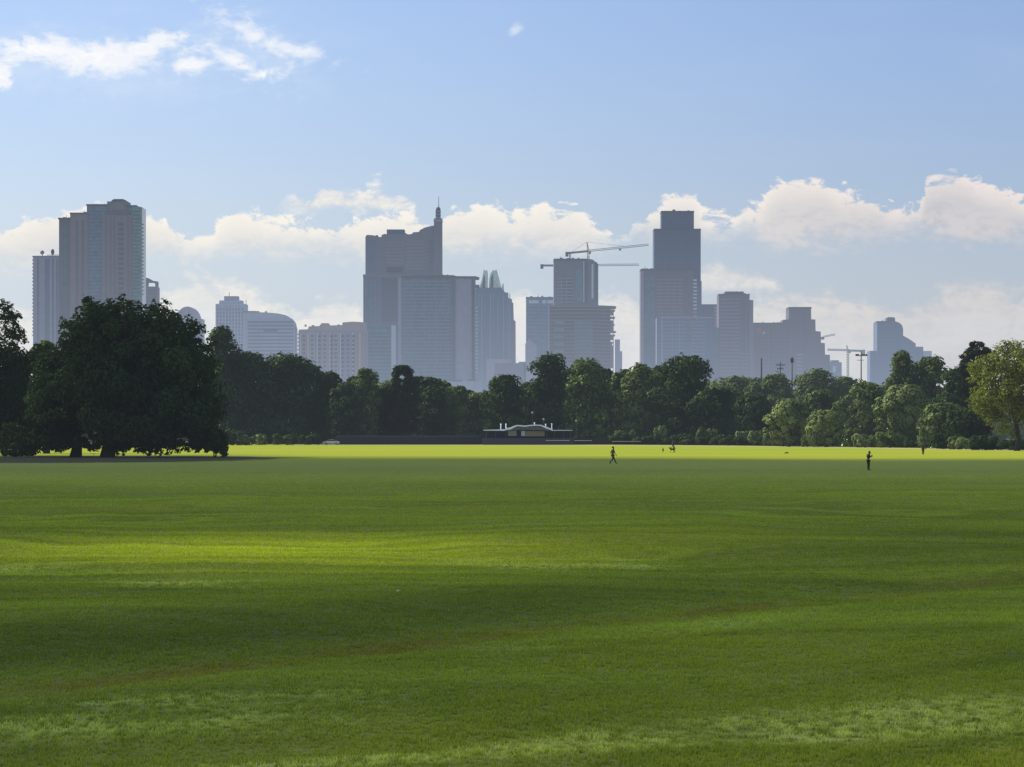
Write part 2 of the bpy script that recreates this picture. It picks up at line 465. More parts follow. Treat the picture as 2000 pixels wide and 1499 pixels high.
def lawn_material():
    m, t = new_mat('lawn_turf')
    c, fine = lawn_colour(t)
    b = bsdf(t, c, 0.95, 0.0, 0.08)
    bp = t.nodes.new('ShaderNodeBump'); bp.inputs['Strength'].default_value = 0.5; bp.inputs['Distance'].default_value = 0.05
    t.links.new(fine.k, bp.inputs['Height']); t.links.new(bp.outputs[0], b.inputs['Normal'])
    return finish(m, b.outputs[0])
def blade_material():
    m, t = new_mat('grass_blades')
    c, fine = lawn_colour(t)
    a = t.nodes.new('ShaderNodeAttribute'); a.attribute_name = 'tint'
    f = E(t, a.outputs['Fac'])
    c = mix(t, 1.0, c, vec(t, f, f, f*0.9), 'MULTIPLY')
    c2 = mix(t, 1.0, c, (1.15, 1.25, 0.6), 'MULTIPLY')
    d = t.nodes.new('ShaderNodeBsdfDiffuse'); t.links.new(c.k, d.inputs[0])
    tr = t.nodes.new('ShaderNodeBsdfTranslucent'); t.links.new(c2.k, tr.inputs[0])
    mx = t.nodes.new('ShaderNodeMixShader'); mx.inputs[0].default_value = 0.35
    t.links.new(d.outputs[0], mx.inputs[1]); t.links.new(tr.outputs[0], mx.inputs[2])
    return finish(m, mx.outputs[0])

def build_ground():
    ys = np.concatenate([np.arange(-60, 20, 4), np.arange(20, 140, 0.6), np.arange(140, 460, 4), np.geomspace(460, 40000, 40)])
    xs = np.concatenate([-np.geomspace(40000, 62, 30), np.arange(-60, -18, 3), np.arange(-18, 18, 0.6), np.arange(18, 62, 3), np.geomspace(62, 40000, 30)])
    V = np.array([(x, y, ground_h(x, y) if abs(x) < 62 and y < 460 else 0.0) for y in ys for x in xs])
    nx = len(xs)
    i, j = np.meshgrid(np.arange(len(ys)-1), np.arange(nx-1), indexing='ij')
    a = (i*nx+j).ravel()
    Fc = np.stack([a, a+1, a+nx+1, a+nx], 1)
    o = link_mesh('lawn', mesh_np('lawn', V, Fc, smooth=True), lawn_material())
    tag(o, 'wide mown green lawn of the park', kind='structure')
build_ground()

def build_grass():
    r = np.random.default_rng(3)
    N = 340000
    # more tufts close to the viewer; positions fill the wedge that the lawn offers to this side
    d = 25.5*(270/25.5)**r.random(N)
    x = (r.random(N)*2-1)*(d*0.19+7.5); y = d
    h = np.array([ground_h(a, b) for a, b in zip(x, y)])
    nb = 5
    V = np.empty((N, nb, 3, 3), np.float32); tint = np.empty((N, nb, 3), np.float32)
    patch = np.array([vnoise(a*2+5, b*1.2, 0.45) for a, b in zip(x, y)])
    hgt = (0.030+0.016*(patch+0.3).clip(0, 1)+0.012*r.random(N))*(1-((d-110)/170).clip(0, 0.92))
    wid = 0.004+0.00017*d
    for k in range(nb):
        ang = r.random(N)*2*np.pi; off = 0.012+0.0006*d
        bx = x+off*r.normal(size=N); by = y+off*r.normal(size=N)
        lean = 0.6*r.random(N); la = r.random(N)*2*np.pi
        hh = hgt*(0.6+0.6*r.random(N))
        cx, cy = np.cos(ang)*wid, np.sin(ang)*wid
        V[:, k, 0] = np.stack([bx-cx, by-cy, h-0.004], 1)
        V[:, k, 1] = np.stack([bx+cx, by+cy, h-0.004], 1)
        V[:, k, 2] = np.stack([bx+np.cos(la)*lean*hh, by+np.sin(la)*lean*hh, h+hh], 1)
        tv = 0.88+0.3*r.random(N)
        tint[:, k] = np.stack([tv*1.25, tv*1.25, tv*2.0], 1)
    V = V.reshape(-1, 3); Fc = np.arange(len(V)).reshape(-1, 3)
    o = link_mesh('grass', mesh_np('grass', V, Fc, tint=tint.ravel()), blade_material())
    tag(o, 'short green grass blades of the near lawn', 'grass', kind='stuff')
build_grass()

# ------------------------------------------------------------------ unseen cloud added and shaped to shade the near lawn
def build_shade_cloud():
    alt = 520.0
    sx, sy = SUN.x/SUN.z*alt, SUN.y/SUN.z*alt
    xs = np.arange(-330, 331, 6.0); ys = np.arange(-330, 480, 6.0)
    V, dens = [], []
    def sst(a, b, v):
        q = min(1, max(0, (v-a)/(b-a))); return q*q*(3-2*q)
    for y in ys:
        for x in xs:
            edge = 392-0.16*x+ (48*sst(-20, -45, x) if False else 0)
            if x < -25: edge += 40*sst(-25, -45, x)
            edge += 22*mnoise.fractal(Vector((x*0.02, 1.7, 0)), 1.0, 2.0, 4)
            a = 1-sst(edge-46, edge+34, y)
            a *= sst(-330, -250, y)*sst(-330, -230, x)*(1-sst(230, 330, x))
            n = 0.5+0.5*mnoise.fractal(Vector((x*0.016, y*0.016, 4.2)), 1.0, 2.0, 4)
            T = 0.07+0.16*max(0, n-0.35)
            # thinner spot that lets a soft patch of sun through
            g = math.exp(-((x+6.5)/9.5)**2-((y-85-0.6*(x+6))/14)**2)*(0.55+0.9*max(0, n-.1))
            g2 = math.exp(-((x-6)/9)**2-((y-30)/6)**2)*0.35
            T = min(1, T+0.80*g+0.25*g2+0.16*math.exp(-((x-8)/16)**2-((y-70)/9)**2)+0.35*math.exp(-((x-5)/7)**2-((y-29)/2.5)**2))
            dk = math.exp(-((y-48.3-1.706*x-9)*0.506/4.5)**2)*(1-sst(1, 9, x))
            T = max(0.02, (T+0.05)*(1-0.85*dk))
            Tt = 1-a*(1-T)
            dens.append(1-math.sqrt(max(Tt, 0)))
            puff = a*(26+34*max(0, mnoise.fractal(Vector((x*0.02, y*0.02, 9.0)), 1.0, 2.0, 5)+0.4))
            V.append((x+sx, y+sy, alt, puff))
    nx, ny = len(xs), len(ys)
    Vb = [(x, y, z) for x, y, z, p in V]; Vt = [(x+SUN.x/SUN.z*(p+.5), y+SUN.y/SUN.z*(p+.5), z+p+0.5) for x, y, z, p in V]
    i, j = np.meshgrid(np.arange(ny-1), np.arange(nx-1), indexing='ij')
    a = (i*nx+j).ravel(); n0 = len(Vb)
    Fb = np.stack([a, a+nx, a+nx+1, a+1], 1); Ft = np.stack([a, a+1, a+nx+1, a+nx], 1)+n0
    me = mesh_np('cloud', np.array(Vb+Vt), np.concatenate([Fb, Ft]), smooth=True, tint=dens+dens)
    m, t = new_mat('shade_cloud_vapour')
    at = t.nodes.new('ShaderNodeAttribute'); at.attribute_name = 'tint'
    tr = t.nodes.new('ShaderNodeBsdfTransparent')
    d = t.nodes.new('ShaderNodeBsdfDiffuse'); d.inputs[0].default_value = (0.85, 0.85, 0.87, 1)
    mx = t.nodes.new('ShaderNodeMixShader')
    t.links.new(at.outputs['Fac'], mx.inputs[0]); t.links.new(tr.outputs[0], mx.inputs[1]); t.links.new(d.outputs[0], mx.inputs[2])
    out = t.nodes.new('ShaderNodeOutputMaterial'); t.links.new(mx.outputs[0], out.inputs[0])
    o = link_mesh('cloud', me, m)
    tag(o, 'flat-bottomed white cloud out of view, added to shade the lawn', kind='structure')
build_shade_cloud()

# ------------------------------------------------------------------ trees
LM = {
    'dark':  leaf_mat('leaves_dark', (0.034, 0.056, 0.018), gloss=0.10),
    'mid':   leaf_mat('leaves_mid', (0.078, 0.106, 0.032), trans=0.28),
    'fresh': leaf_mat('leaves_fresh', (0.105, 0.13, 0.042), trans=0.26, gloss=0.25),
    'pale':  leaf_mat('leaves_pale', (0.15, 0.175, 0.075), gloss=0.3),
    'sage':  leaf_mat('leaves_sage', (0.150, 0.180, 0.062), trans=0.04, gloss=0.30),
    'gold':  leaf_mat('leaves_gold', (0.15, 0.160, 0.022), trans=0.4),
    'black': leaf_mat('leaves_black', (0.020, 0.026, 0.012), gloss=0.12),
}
BARK = plain_mat('bark', (0.055, 0.045, 0.036), 0.95, 0, 0.1, 0.35, 2.0)

def leaf_cloud(cent, rad, tint, n_total, size, r, shell=0.75):
    """small leaf-sprays spread over and inside clumps; returns verts, quads, tint"""
    w = (rad[:, 0]*rad[:, 2]); w = w/w.sum()
    k = r.choice(len(cent), n_total, p=w)
    dirs = r.normal(size=(n_total, 3)); dirs[:, 2] += 0.15
    dirs /= np.linalg.norm(dirs, axis=1, keepdims=True)
    lump = 1+0.22*np.sin(dirs[:, 0]*5+k)*np.sin(dirs[:, 1]*5+k*1.7)*np.sin(dirs[:, 2]*5+k*0.6)
    rr = (0.45+0.58*r.random(n_total)**0.45)*lump
    p = cent[k]+rad[k]*dirs*rr[:, None]
    cc = np.average(cent, axis=0, weights=w); out = (p-cc)/(np.abs(cent-cc).max(axis=0)+1e-3)
    out /= np.linalg.norm(out, axis=1, keepdims=True)+1e-6
    nrm = dirs*0.6+out*shell+r.normal(size=(n_total, 3))*0.36; nrm[:, 2] += 0.2
    nrm /= np.linalg.norm(nrm, axis=1, keepdims=True)
    a = np.cross(nrm, r.normal(size=(n_total, 3))); a /= np.linalg.norm(a, axis=1, keepdims=True)
    b = np.cross(nrm, a)
    s = size*(0.55+0.8*r.random(n_total))[:, None]
    V = np.stack([p-a*s, p-b*s*0.62, p+a*s, p+b*s*0.62], 1).reshape(-1, 3)
    tn = tint[k]*(0.7+0.6*r.random(n_total))
    return V, np.repeat(tn, 4)

def add_trunk(root, h, r0, crown_c, crown_r, seed, name='trunk'):
    r = random.Random(seed)
    mb = MB()
    lean = (r.uniform(-.06, .06)*h, r.uniform(-.06, .06)*h)
    pts = [(0, 0, -0.3), (0.02*h, 0, h*0.12), (lean[0]*.4, lean[1]*.4, h*0.3), (lean[0]*.8, lean[1]*.8, h*0.5), (lean[0], lean[1], h*0.74)]
    mb.tube(pts, [r0*1.45, r0, r0*0.86, r0*0.62, r0*0.28], 9)
    for i in range(6):
        a = 2*math.pi*(i+r.random()*.6)/6; z0 = h*(0.24+0.07*i)
        q = 1-(z0/h)
        e = crown_r*r.uniform(.5, .78)
        p0 = (lean[0]*z0/h*1.2, lean[1]*z0/h*1.2, z0)
        p1 = (p0[0]+math.cos(a)*e*.5, p0[1]+math.sin(a)*e*.5, z0+h*0.12)
        p2 = (p0[0]+math.cos(a)*e, p0[1]+math.sin(a)*e, z0+h*r.uniform(.12, .26))
        mb.tube([p0, p1, p2], [r0*.5*q+.05, r0*.32*q+.04, .04], 6)
    return mb.build(name, BARK, root, True)

def tree(px, top, hw, D, label, mat='mid', low=1.2, n=None, size=None, shape='dome', seed=0, group=None, cat='tree', name='tree',
         dens=1.0, lobes=None, trunk_r=None, trunk_px=None):
    """px, top, hw: where the crown stands as seen from the mound; D: distance; low: height of the crown's lower edge"""
    r = np.random.default_rng(1000+seed+int(px)*7+int(top))
    h = Z(top, D); W = hw/F*D
    tx = X(px, D)
    root = empty(name, (tx if trunk_px is None else X(trunk_px, D), D, 0), label, cat, group)
    ox = tx-root.location.x
    cents, rads, tn = [], [], []
    if lobes:
        for (lx, ly, lr) in lobes:
            R = lr/F*D
            for q in range(max(6, int(lr/2.0))):
                dd = r.normal(size=3); dd /= np.linalg.norm(dd); k = R*r.uniform(.25, .78)
                cy = r.uniform(-.6, .6)*W*(0.5+0.5*min(1, lr/60))
                cents.append((X(lx, D)-root.location.x+dd[0]*k, cy+dd[1]*k, Z(ly, D)+dd[2]*k))
                rr = R*r.uniform(.26, .48)
                rads.append((rr, rr, rr*r.uniform(.7, .95))); tn.append(r.uniform(.65, 1.25))
    else:
        H = h-low
        ph = r.random(4)*6.28
        nc = int(84*dens) if shape != 'ball' else int(190*dens)
        W *= 1.0 if shape == 'ball' or dens < 1 else 1.22
        for q in range(nc):
            t = (q+r.random())/nc
            if q < 3: t = r.uniform(.84, .93)
            if shape == 'dome': prof = (0.92+0.08*t/0.38) if t < .38 else math.sqrt(max(0, 1-((t-.38)/.66)**2))
            elif shape == 'ball': prof = math.sqrt(max(0, 1-((t-.46)/.56)**2))
            elif shape == 'tall': prof = (0.95+0.05*t/0.3) if t < .3 else max(0.1, 1-((t-.3)/.8)**1.6)
            else: prof = (0.95 if t < .5 else math.sqrt(max(0, 1-((t-.5)/.54)**2)))
            a = r.random()*6.283
            irr = 1+0.22*math.sin(2*a+ph[0]+t*3)+0.14*math.sin(3*a+ph[1]-t*5)
            if shape == 'ball': irr = 1+0.07*math.sin(3*a+ph[0])
            rr = W*r.uniform(.17, .34)*(0.52 if shape == 'ball' else 1)
            rho = max(0, W*prof*irr-rr*0.9)*(r.random()**0.38)
            cents.append((ox+math.cos(a)*rho, math.sin(a)*rho*0.9, low+min(t*H, H-rr*.62)))
            rads.append((rr, rr, rr*r.uniform(.62, .9))); tn.append(r.uniform(.62, 1.3))
        # heart of the crown
        for q in range(10):
            t = r.uniform(.15, .75); rr = W*.40
            cents.append((ox+r.normal()*W*.28, r.normal()*W*.25, low+t*H)); rads.append((rr, rr, min(rr, H*.25))); tn.append(.75)
    cents, rads, tn = np.array(cents), np.array(rads), np.array(tn)
    if n is None: n = int(min(12000, 3600+105*hw))*(2 if shape == 'ball' else 1)
    if size is None: size = (0.00056*D+0.08)*(0.72 if shape == 'ball' else 1)
    V, tt = leaf_cloud(cents, rads, tn, int(n*1.0), size, r, 1.5 if shape == 'ball' else 0.75)
    V[:, 2] = np.maximum(V[:, 2], 0.05)
    Fc = np.arange(len(V)).reshape(-1, 4)
    link_mesh('crown', mesh_np('crown', V, Fc, tint=tt), LM[mat], root)
    add_trunk(root, h, trunk_r or max(.25, .02*h+.06), (0, 0, h*.6), W, seed+int(px))
    return root

G_LEFT = 'trees of the dark grove on the near side of the lawn'
G_LINE = 'trees along the far edge of the lawn'
G_BACK = 'trees in the second row behind the treeline'

# the near grove at the far left of the lawn
big_lobes = [(190,645,62),(245,640,62),(300,648,58),(350,668,50),(150,690,48),(215,715,80),(310,720,85),(375,725,48),(135,760,50),(180,800,66),
             (265,805,80),(345,800,72),(400,790,42),(405,720,34),(120,820,42),(90,845,34),(230,845,55),(310,848,50),(375,842,40),(372,652,30),(398,672,26),(352,628,22),(185,604,26),(225,600,24),
             (262,600,22),(305,605,24),(335,622,26),(140,640,22),(420,862,25),(408,838,28),(60,860,26),(120,858,30),(170,592,18),(322,596,16),(247,588,14),(160,865,20),(200,862,24),(270,866,22),(340,866,20),(385,862,22),(30,850,30),(330,690,60),(270,690,60),(190,690,60),(90,815,36),(420,815,26),(415,760,30),(420,874,15),(60,874,20),(122,871,17),(285,873,13),(345,872,14),(20,876,20),(240,872,12),(385,870,14),(90,868,20)]
big_lobes += [(x_, 869+(x_*7) % 6, 18) for x_ in range(-6, 432, 21) if abs(x_-147) > 11 and abs(x_-209) > 11]
tree(250, 575, 165, 400, 'huge dark spreading tree with low skirts standing alone on the lawn, biggest of all', 'dark', n=80000, size=0.30,
     lobes=big_lobes, trunk_px=209, trunk_r=0.75, seed=1)
tree(120, 690, 70, 404, 'dark lower tree whose bare trunk shows at the left foot of the huge tree', 'dark', n=16000, size=0.28, low=1.6,
     trunk_px=147, trunk_r=0.62, seed=2, dens=1.2)
far_left = [(10,615,26),(28,620,20),(20,650,30),(0,600,20),(35,655,16),(48,668,10),(10,690,40),(40,720,50),(0,760,60),(60,760,40),(20,820,60),(70,820,40),(75,690,22),(95,680,14),(20,860,30),(-40,700,60),(-40,800,60)]
tree(5, 585, 70, 425, 'dark tree with airy see-through top at the left edge of the lawn', 'dark', n=30000, size=0.24, lobes=far_left, seed=3, trunk_px=-20)
tree(90, 668, 42, 470, 'dark filler tree in the gap between the airy tree and the huge tree', 'mid', low=1.0, seed=4)

# the treeline beyond: (px, top, half width, distance, label, leaves, shape, low)
LINE = [
 (432,640,64,848,'tall dark tree peeping out behind the right flank of the huge tree','dark','tall',1.0),
 (490,690,48,852,'dark tree stepping down just right of the one behind the huge tree','dark','dome',1.0),
 (566,694,62,850,'broad dark domed tree below the pale curved office block','dark','dome',1.2),
 (640,728,44,856,'dark tree sloping down under the left end of the peach apartment block','dark','dome',1.2),
 (672,748,34,840,'low dark tree under the middle of the peach apartment block','dark','dome',1.0),
 (714,722,34,850,'pointed dark tree under the right end of the peach apartment block','mid','dome',1.0),
 (786,714,44,850,'round dark tree top standing proud below the wide glass tower','black','ball',3.0),
 (752,752,40,855,'lower dark tree left of the round dark tree top','dark','dome',1.0),
 (842,738,36,860,'dark tree just right of the round dark tree top','dark','dome',1.0),
 (893,756,36,862,'low dark tree at the dip of the treeline below the pale tower foot','mid','dome',1.0),
 (932,768,28,866,'lowest tree of the dip with a light green top','fresh','dome',1.0),
 (988,734,46,850,'dome-shaped dark tree left behind the pavilion','dark','dome',1.0),
 (1074,694,46,850,'tall dark tree rising behind the pavilion roof','dark','dome',1.0),
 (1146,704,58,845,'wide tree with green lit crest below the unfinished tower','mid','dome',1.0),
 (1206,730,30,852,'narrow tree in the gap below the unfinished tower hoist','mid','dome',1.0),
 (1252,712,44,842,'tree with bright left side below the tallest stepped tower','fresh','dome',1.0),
 (1330,696,62,835,'tall dark tree with palm-like tuft top before the tallest stepped tower','dark','dome',0.8),
 (1392,762,50,828,'dark low tree sloping down on the right of the tuft-topped tree','dark','dome',0.6),
]
for i, (px, top, hw, D, lab, mt, shp, low) in enumerate(LINE):
    tree(px, top, hw, D, lab, mt, low=low, shape=shp, seed=20+i, group=G_LINE)
for i, (px, top, hw) in enumerate([(1032,748,34),(1112,722,38),(1180,722,34),(1226,722,30),(694,738,34),(818,736,30),(868,748,30),(912,764,28),(958,766,28),(530,704,40),(604,712,36),(1290,716,36),(1418,758,40)]):
    tree(px, top, hw, 872, 'dark tree filling a dip between taller crowns of the far treeline', 'dark' if i % 3 else 'mid', low=0.6, seed=200+i, group='trees filling dips in the far treeline')
RIGHT = [
 (1440,738,64,960,'hazy grey-green tree behind, under the stepped block','mid','dome',1.0),
 (1516,732,42,950,'bushy tree whose top sits below the double crossarm pole','mid','dome',1.0),
 (1592,724,56,960,'rounded hazy tree below the notched brown block','mid','dome',1.0),
 (1652,738,48,965,'hazy tree at the foot of the distant slender crane','mid','dome',1.0),
 (1602,764,44,880,'middle tree above the two neat ball-shaped trees','mid','dome',1.0),
 (1474,772,48,860,'dark tree left of the larger ball-shaped tree','dark','dome',1.0),
 (1541,780,52,700,'larger of two neat ball-shaped trees at the lawn edge','sage','ball',0.5),
 (1613,802,43,680,'smaller of two neat ball-shaped trees at the lawn edge','sage','ball',0.5),
 (1692,748,46,780,'bright green tree between the ball-shaped trees and the wide mound tree','fresh','dome',0.8),
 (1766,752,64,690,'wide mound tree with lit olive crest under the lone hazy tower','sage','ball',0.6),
 (1762,688,46,830,'tall tree before the left foot of the lone hazy tower','mid','tall',1.0),
 (1822,698,46,830,'tall tree before the right foot of the lone hazy tower','mid','dome',1.0),
 (1866,722,42,760,'dark blunt tree right of the lone hazy tower','dark','dome',1.0),
 (1846,790,44,640,'dark green tree tucked between wide mound tree and yellow-green tree','fresh','dome',0.6),
 (1890,800,44,620,'shadowed tree under the left arm of the yellow-green tree','dark','dome',0.6),
]
for i, (px, top, hw, D, lab, mt, shp, low) in enumerate(RIGHT):
    tree(px, top, hw, D, lab, mt, low=low, shape=shp, seed=60+i, group=G_LINE, dens=0.8 if mt == 'black' else 1.0, n=2600 if mt == 'black' else None)
tree(1906, 668, 36, 700, 'black open-branched treetop poking out above the yellow-green tree', 'black', n=5200, size=0.42, seed=88, group=G_LINE,
     lobes=[(1906,690,22),(1890,698,17),(1922,684,20),(1881,704,10),(1900,676,12),(1930,690,14),(1915,712,24),(1895,725,26),(1912,672,8),(1876,698,6),(1910,745,30),(1890,760,26)])
gold = [(1975,700,44),(1930,720,40),(1990,740,60),(1925,770,40),(1950,800,44),(2010,800,50),(1905,745,22),(2040,720,60),(1960,835,26),(1912,800,26),(1985,850,16),(2060,800,60),(1950,690,24),(1990,682,20)]
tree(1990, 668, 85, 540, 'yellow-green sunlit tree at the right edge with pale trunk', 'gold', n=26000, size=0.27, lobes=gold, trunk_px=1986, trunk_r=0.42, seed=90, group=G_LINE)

# second row: only their tops show in the gaps
BACK_X = [455, 530, 610, 690, 770, 850, 925, 1010, 1100, 1180, 1245, 1300, 1370, 1425, 1490, 1555, 1625, 1690, 1750, 1810, 1880, 1950, 2010]
for i, px in enumerate(range(-10, 430, 48)):
    tree(px, 742+(i*31 % 22), 40, 880+(i*37 % 50), 'hazy tree of the distant row glimpsed beneath and between the big near trees', 'mid', low=0.3, seed=160+i, group=G_BACK, n=3600, size=0.8)
for i, px in enumerate(BACK_X):
    t = {455:690, 530:715, 610:738, 690:748, 770:745, 850:758, 925:778, 1010:762, 1100:735, 1180:738, 1245:735, 1300:728, 1370:748}.get(px, 752 + (i*37 % 17))
    tree(px, t, 52, 1010+(i*53 % 60), 'hazy tree of the second row showing only through gaps in the treeline', 'mid', low=0.3, seed=120+i, group=G_BACK, n=5000, size=0.85)

# shrubs at the foot of the trees
def shrub(px, top, hw, D, label, mat, seed, group='shrubs along the lawn edge'):
    r = np.random.default_rng(500+seed)
    h = Z(top, D); W = hw/F*D
    root = empty('shrub', (X(px, D), D, 0), label, 'shrub', group)
    nc = 22
    cents = np.array([((r.random()*2-1)*W*.8, (r.random()*2-1)*W*.6, h*r.uniform(.15, .8)) for _ in range(nc)])
    rads = np.array([[W*.26, W*.26, h*.24]]*nc)
    V, tt = leaf_cloud(cents, rads, r.uniform(.7, 1.3, nc), 900+int(hw*22), 0.34, r)
    V[:, 2] = np.maximum(V[:, 2], 0.04)
    link_mesh('foliage', mesh_np('foliage', V, np.arange(len(V)).reshape(-1, 4), tint=tt), LM[mat], root)
    mb = MB()
    for q in range(4):
        a = q*1.6; mb.tube([(0.1*math.cos(a), 0.1*math.sin(a), -.1), (W*.25*math.cos(a), W*.25*math.sin(a), h*.5)], [.07, .03], 5)
    mb.build('stem', BARK, root, True)
SHR = [
 (420,836,27,402,'round dark bush at the right foot of the huge tree, nearly on the grass','dark'),
 (30,850,34,408,'low dark bush at the left foot of the huge tree','dark'),
 (455,838,26,780,'tall dark bush filling the gap right of the huge tree','dark'),
 (1450,842,16,800,'pale round shrub at the foot of the dark low tree','pale'),
 (1478,842,18,760,'pale feathery shrub left of the larger ball-shaped tree','pale'),
 (1503,845,14,740,'small pale shrub touching the larger ball-shaped tree','pale'),
 (1372,834,16,800,'light green shrub in the shade of the tuft-topped tree','fresh'),
 (1392,838,14,800,'second light green shrub beside the one under the tuft-topped tree','pale'),
 (1290,832,14,815,'lone light shrub below the tree with bright left side','pale'),
 (1576,846,12,690,'tiny bush between the two ball-shaped trees','fresh'),
 (1662,836,22,690,'loose green shrub just right of the smaller ball-shaped tree','fresh'),
 (1690,846,26,660,'low spreading light shrub under the bright green tree','pale'),
 (1738,842,30,650,'dark low shrub under the wide mound tree','mid'),
 (1808,832,18,612,'yellow-lit shrub behind the person in the sunlit strip','pale'),
 (1842,846,26,600,'dark shrub right of the yellow-lit shrub','dark'),
 (1872,854,20,580,'small grey-green shrub under the shadowed tree','pale'),
 (1925,850,34,560,'broad shadowed shrub under the yellow-green tree','dark'),
 (1990,858,40,556,'shadowed shrub behind the pale trunk at the right edge','dark'),
 (1222,838,24,830,'dark shrub right of the pavilion','mid'),
 (1335,846,26,810,'dark shrub under the tuft-topped tree','dark'),
 (1418,848,26,800,'dark shrub between the tuft-topped tree and the pale round shrub','dark'),
 (1530,852,22,720,'dark shrub beneath the larger ball-shaped tree','dark'),
 (715,832,9,850,'small yellow-green bush behind the long dark fence','gold'),
 (512,845,14,800,'pale grey-green bush in the shade beside the huge tree','pale'),
 (480,850,20,780,'wider grey bush beside the huge tree, nearer it','mid'),
 (560,848,28,800,'dark bush left of the silver car','dark'),
 (606,850,22,805,'dark bush directly left of the silver car','dark'),
]
for i, s_ in enumerate(SHR): shrub(*s_, seed=i)

def edge_d(px):
    """how far the lawn reaches in each direction"""
    return float(np.interp(px, [300, 1000, 1300, 1600, 1800, 2000, 2200], [858, 852, 792, 704, 636, 566, 520]))
for i in range(64):
    px = 446+i*25.2+((i*37) % 11)-5
    shrub(px, edge_d(px)*0+HORIZON+EYE*F/edge_d(px)-(13+(i*29) % 12), 22, edge_d(px)+12+(i*13 % 9), 'dark undergrowth shrub in the shade at the foot of the treeline', 'dark', 200+i, 'undergrowth shrubs in the shade of the treeline')

def path():
    pxs = np.linspace(560, 2150, 60)
    V = [(X(p, edge_d(p)*k), edge_d(p)*k, 0.004) for k in (0.935, 0.978) for p in pxs]
    n = len(pxs); a = np.arange(n-1)
    m, t = new_mat('path_sand')
    x, y, z = sep(t, pos(t)); q = noise(t, vec(t, x*.08, y*.08, 0.0), 1.0, 4.0)
    c = mix(t, q.ss(.35, .65), (0.34, 0.30, 0.15), (0.42, 0.37, 0.22))
    finish(m, bsdf(t, c, .95, 0, .1).outputs[0])
    tag(link_mesh('path', mesh_np('path', V, np.stack([a, a+1, a+n+1, a+n], 1)), m), 'pale sandy footpath along the far edge of the lawn', kind='structure')
path()

# ------------------------------------------------------------------ buildings
W_ = {
 'brown':  wall_mat('cladding_brown', (0.225, 0.180, 0.185)),
 'brown2': wall_mat('cladding_mauve', (0.140, 0.118, 0.142)),
 'peach':  wall_mat('stucco_peach', (0.43, 0.33, 0.29)),
 'orange': wall_mat('stucco_orange', (0.42, 0.28, 0.205)),
 'lilac':  wall_mat('stucco_lilac', (0.32, 0.29, 0.34)),
 'pale':   wall_mat('panel_pale', (0.40, 0.40, 0.45)),
 'white':  wall_mat('panel_white', (0.58, 0.58, 0.60), 0.06),
 'grey':   wall_mat('concrete_grey', (0.17, 0.165, 0.185)),
 'dgrey':  wall_mat('concrete_dark', (0.085, 0.085, 0.105)),
 'blueg':  wall_mat('panel_blue_grey', (0.105, 0.145, 0.215)),
 'slate':  wall_mat('panel_slate', (0.080, 0.108, 0.165)),
 'red':    wall_mat('panel_red', (0.42, 0.10, 0.06)),
}
G_ = {
 'teal':  glass_mat('glass_teal', (0.070, 0.170, 0.205)),
 'blue':  glass_mat('glass_blue', (0.070, 0.130, 0.215)),
 'steel': glass_mat('glass_steel', (0.055, 0.112, 0.160)),
 'dark':  glass_mat('glass_dark', (0.030, 0.040, 0.058), 0.15),
 'crown': glass_mat('glass_crown', (0.46, 0.56, 0.46), 0.1),
 'line':  wall_mat('spandrel_light', (0.22, 0.245, 0.30), 0.05),
 'soft':  wall_mat('spandrel_mauve', (0.245, 0.22, 0.26), 0.05),
 'rail':  wall_mat('balcony_edge', (0.30, 0.29, 0.33), 0.05),
}
STEEL = plain_mat('crane_steel', (0.10, 0.10, 0.11), 0.6)
PALESTEEL = plain_mat('crane_steel_pale', (0.36, 0.36, 0.34), 0.6)

BL = {}
ROOFS = [('wide', 800, 880, 538, 6), ('tallest', 1296, 1352, 412, 4), ('tallest', 1254, 1276, 526, 3), ('mauve', 1408, 1462, 575, 4), ('pale', 424, 436, 594, 2), ('curved', 484, 522, 610, 3), ('plain', 1032, 1078, 581, 4),
         ('peach', 586, 712, 637, 8), ('lone', 1715, 1732, 629, 2), ('notched', 1475, 1528, 632, 5), ('grid', 1300, 1386, 620, 6), ('unfinished', 1086, 1140, 505.5, 4), ('lefttall', 116, 134, 426, 2), ('lefttall', 140, 166, 416, 3), ('spire', 716, 740, 461, 2)]
class Building:
    def __init__(s, name, label, D, px, cat='building', group='downtown buildings on the skyline'):
        s.D = D; s.x0 = X(px, D); s.r = empty(name, (s.x0, D, 0), label, cat, group)
    def x(s, px): return X(px, s.D)-s.x0
    def z(s, py): return -0.5 if py is None else Z(py, s.D)
    def prism(s, part, pts, mat, y0=0.0, dep=24.0, parent=None):
        q = [(s.x(a), s.z(b)) for a, b in pts]
        return MB().prism_xz(q, y0, y0+dep).build(part, mat, parent or s.r)
    def box(s, part, a, b, top, bot, mat, y0=0.0, dep=24.0, parent=None):
        return MB().box(s.x(a), s.x(b), y0, y0+dep, s.z(bot), s.z(top)).build(part, mat, parent or s.r)
    def plan(s, part, pts, top, bot, mat, parent=None):
        q = [(s.x(a), b) for a, b in pts]
        zt = [s.z(k) for k in top] if isinstance(top, (list, tuple)) else s.z(top)
        return MB().prism_xy(q, s.z(bot), zt).build(part, mat, parent or s.r)
    def floors(s, a, b, top, bot, step, mat, y0, frac=0.5, part='window_band', parent=None, proud=0.25, skip=()):
        """one strip per storey"""
        n = 0; y = top
        while y+step*frac <= bot:
            if n not in skip:
                MB().box(s.x(a), s.x(b), y0-proud, y0+0.3, s.z(y+step*frac), s.z(y)).build(part, mat, parent or s.r)
            n += 1; y += step
    def cols(s, xs, w, top, bot, mat, y0, part='pilaster', proud=0.5):
        for a in xs:
            MB().box(s.x(a), s.x(a+w), y0-proud, y0+0.3, s.z(bot), s.z(top)).build(part, mat, s.r)

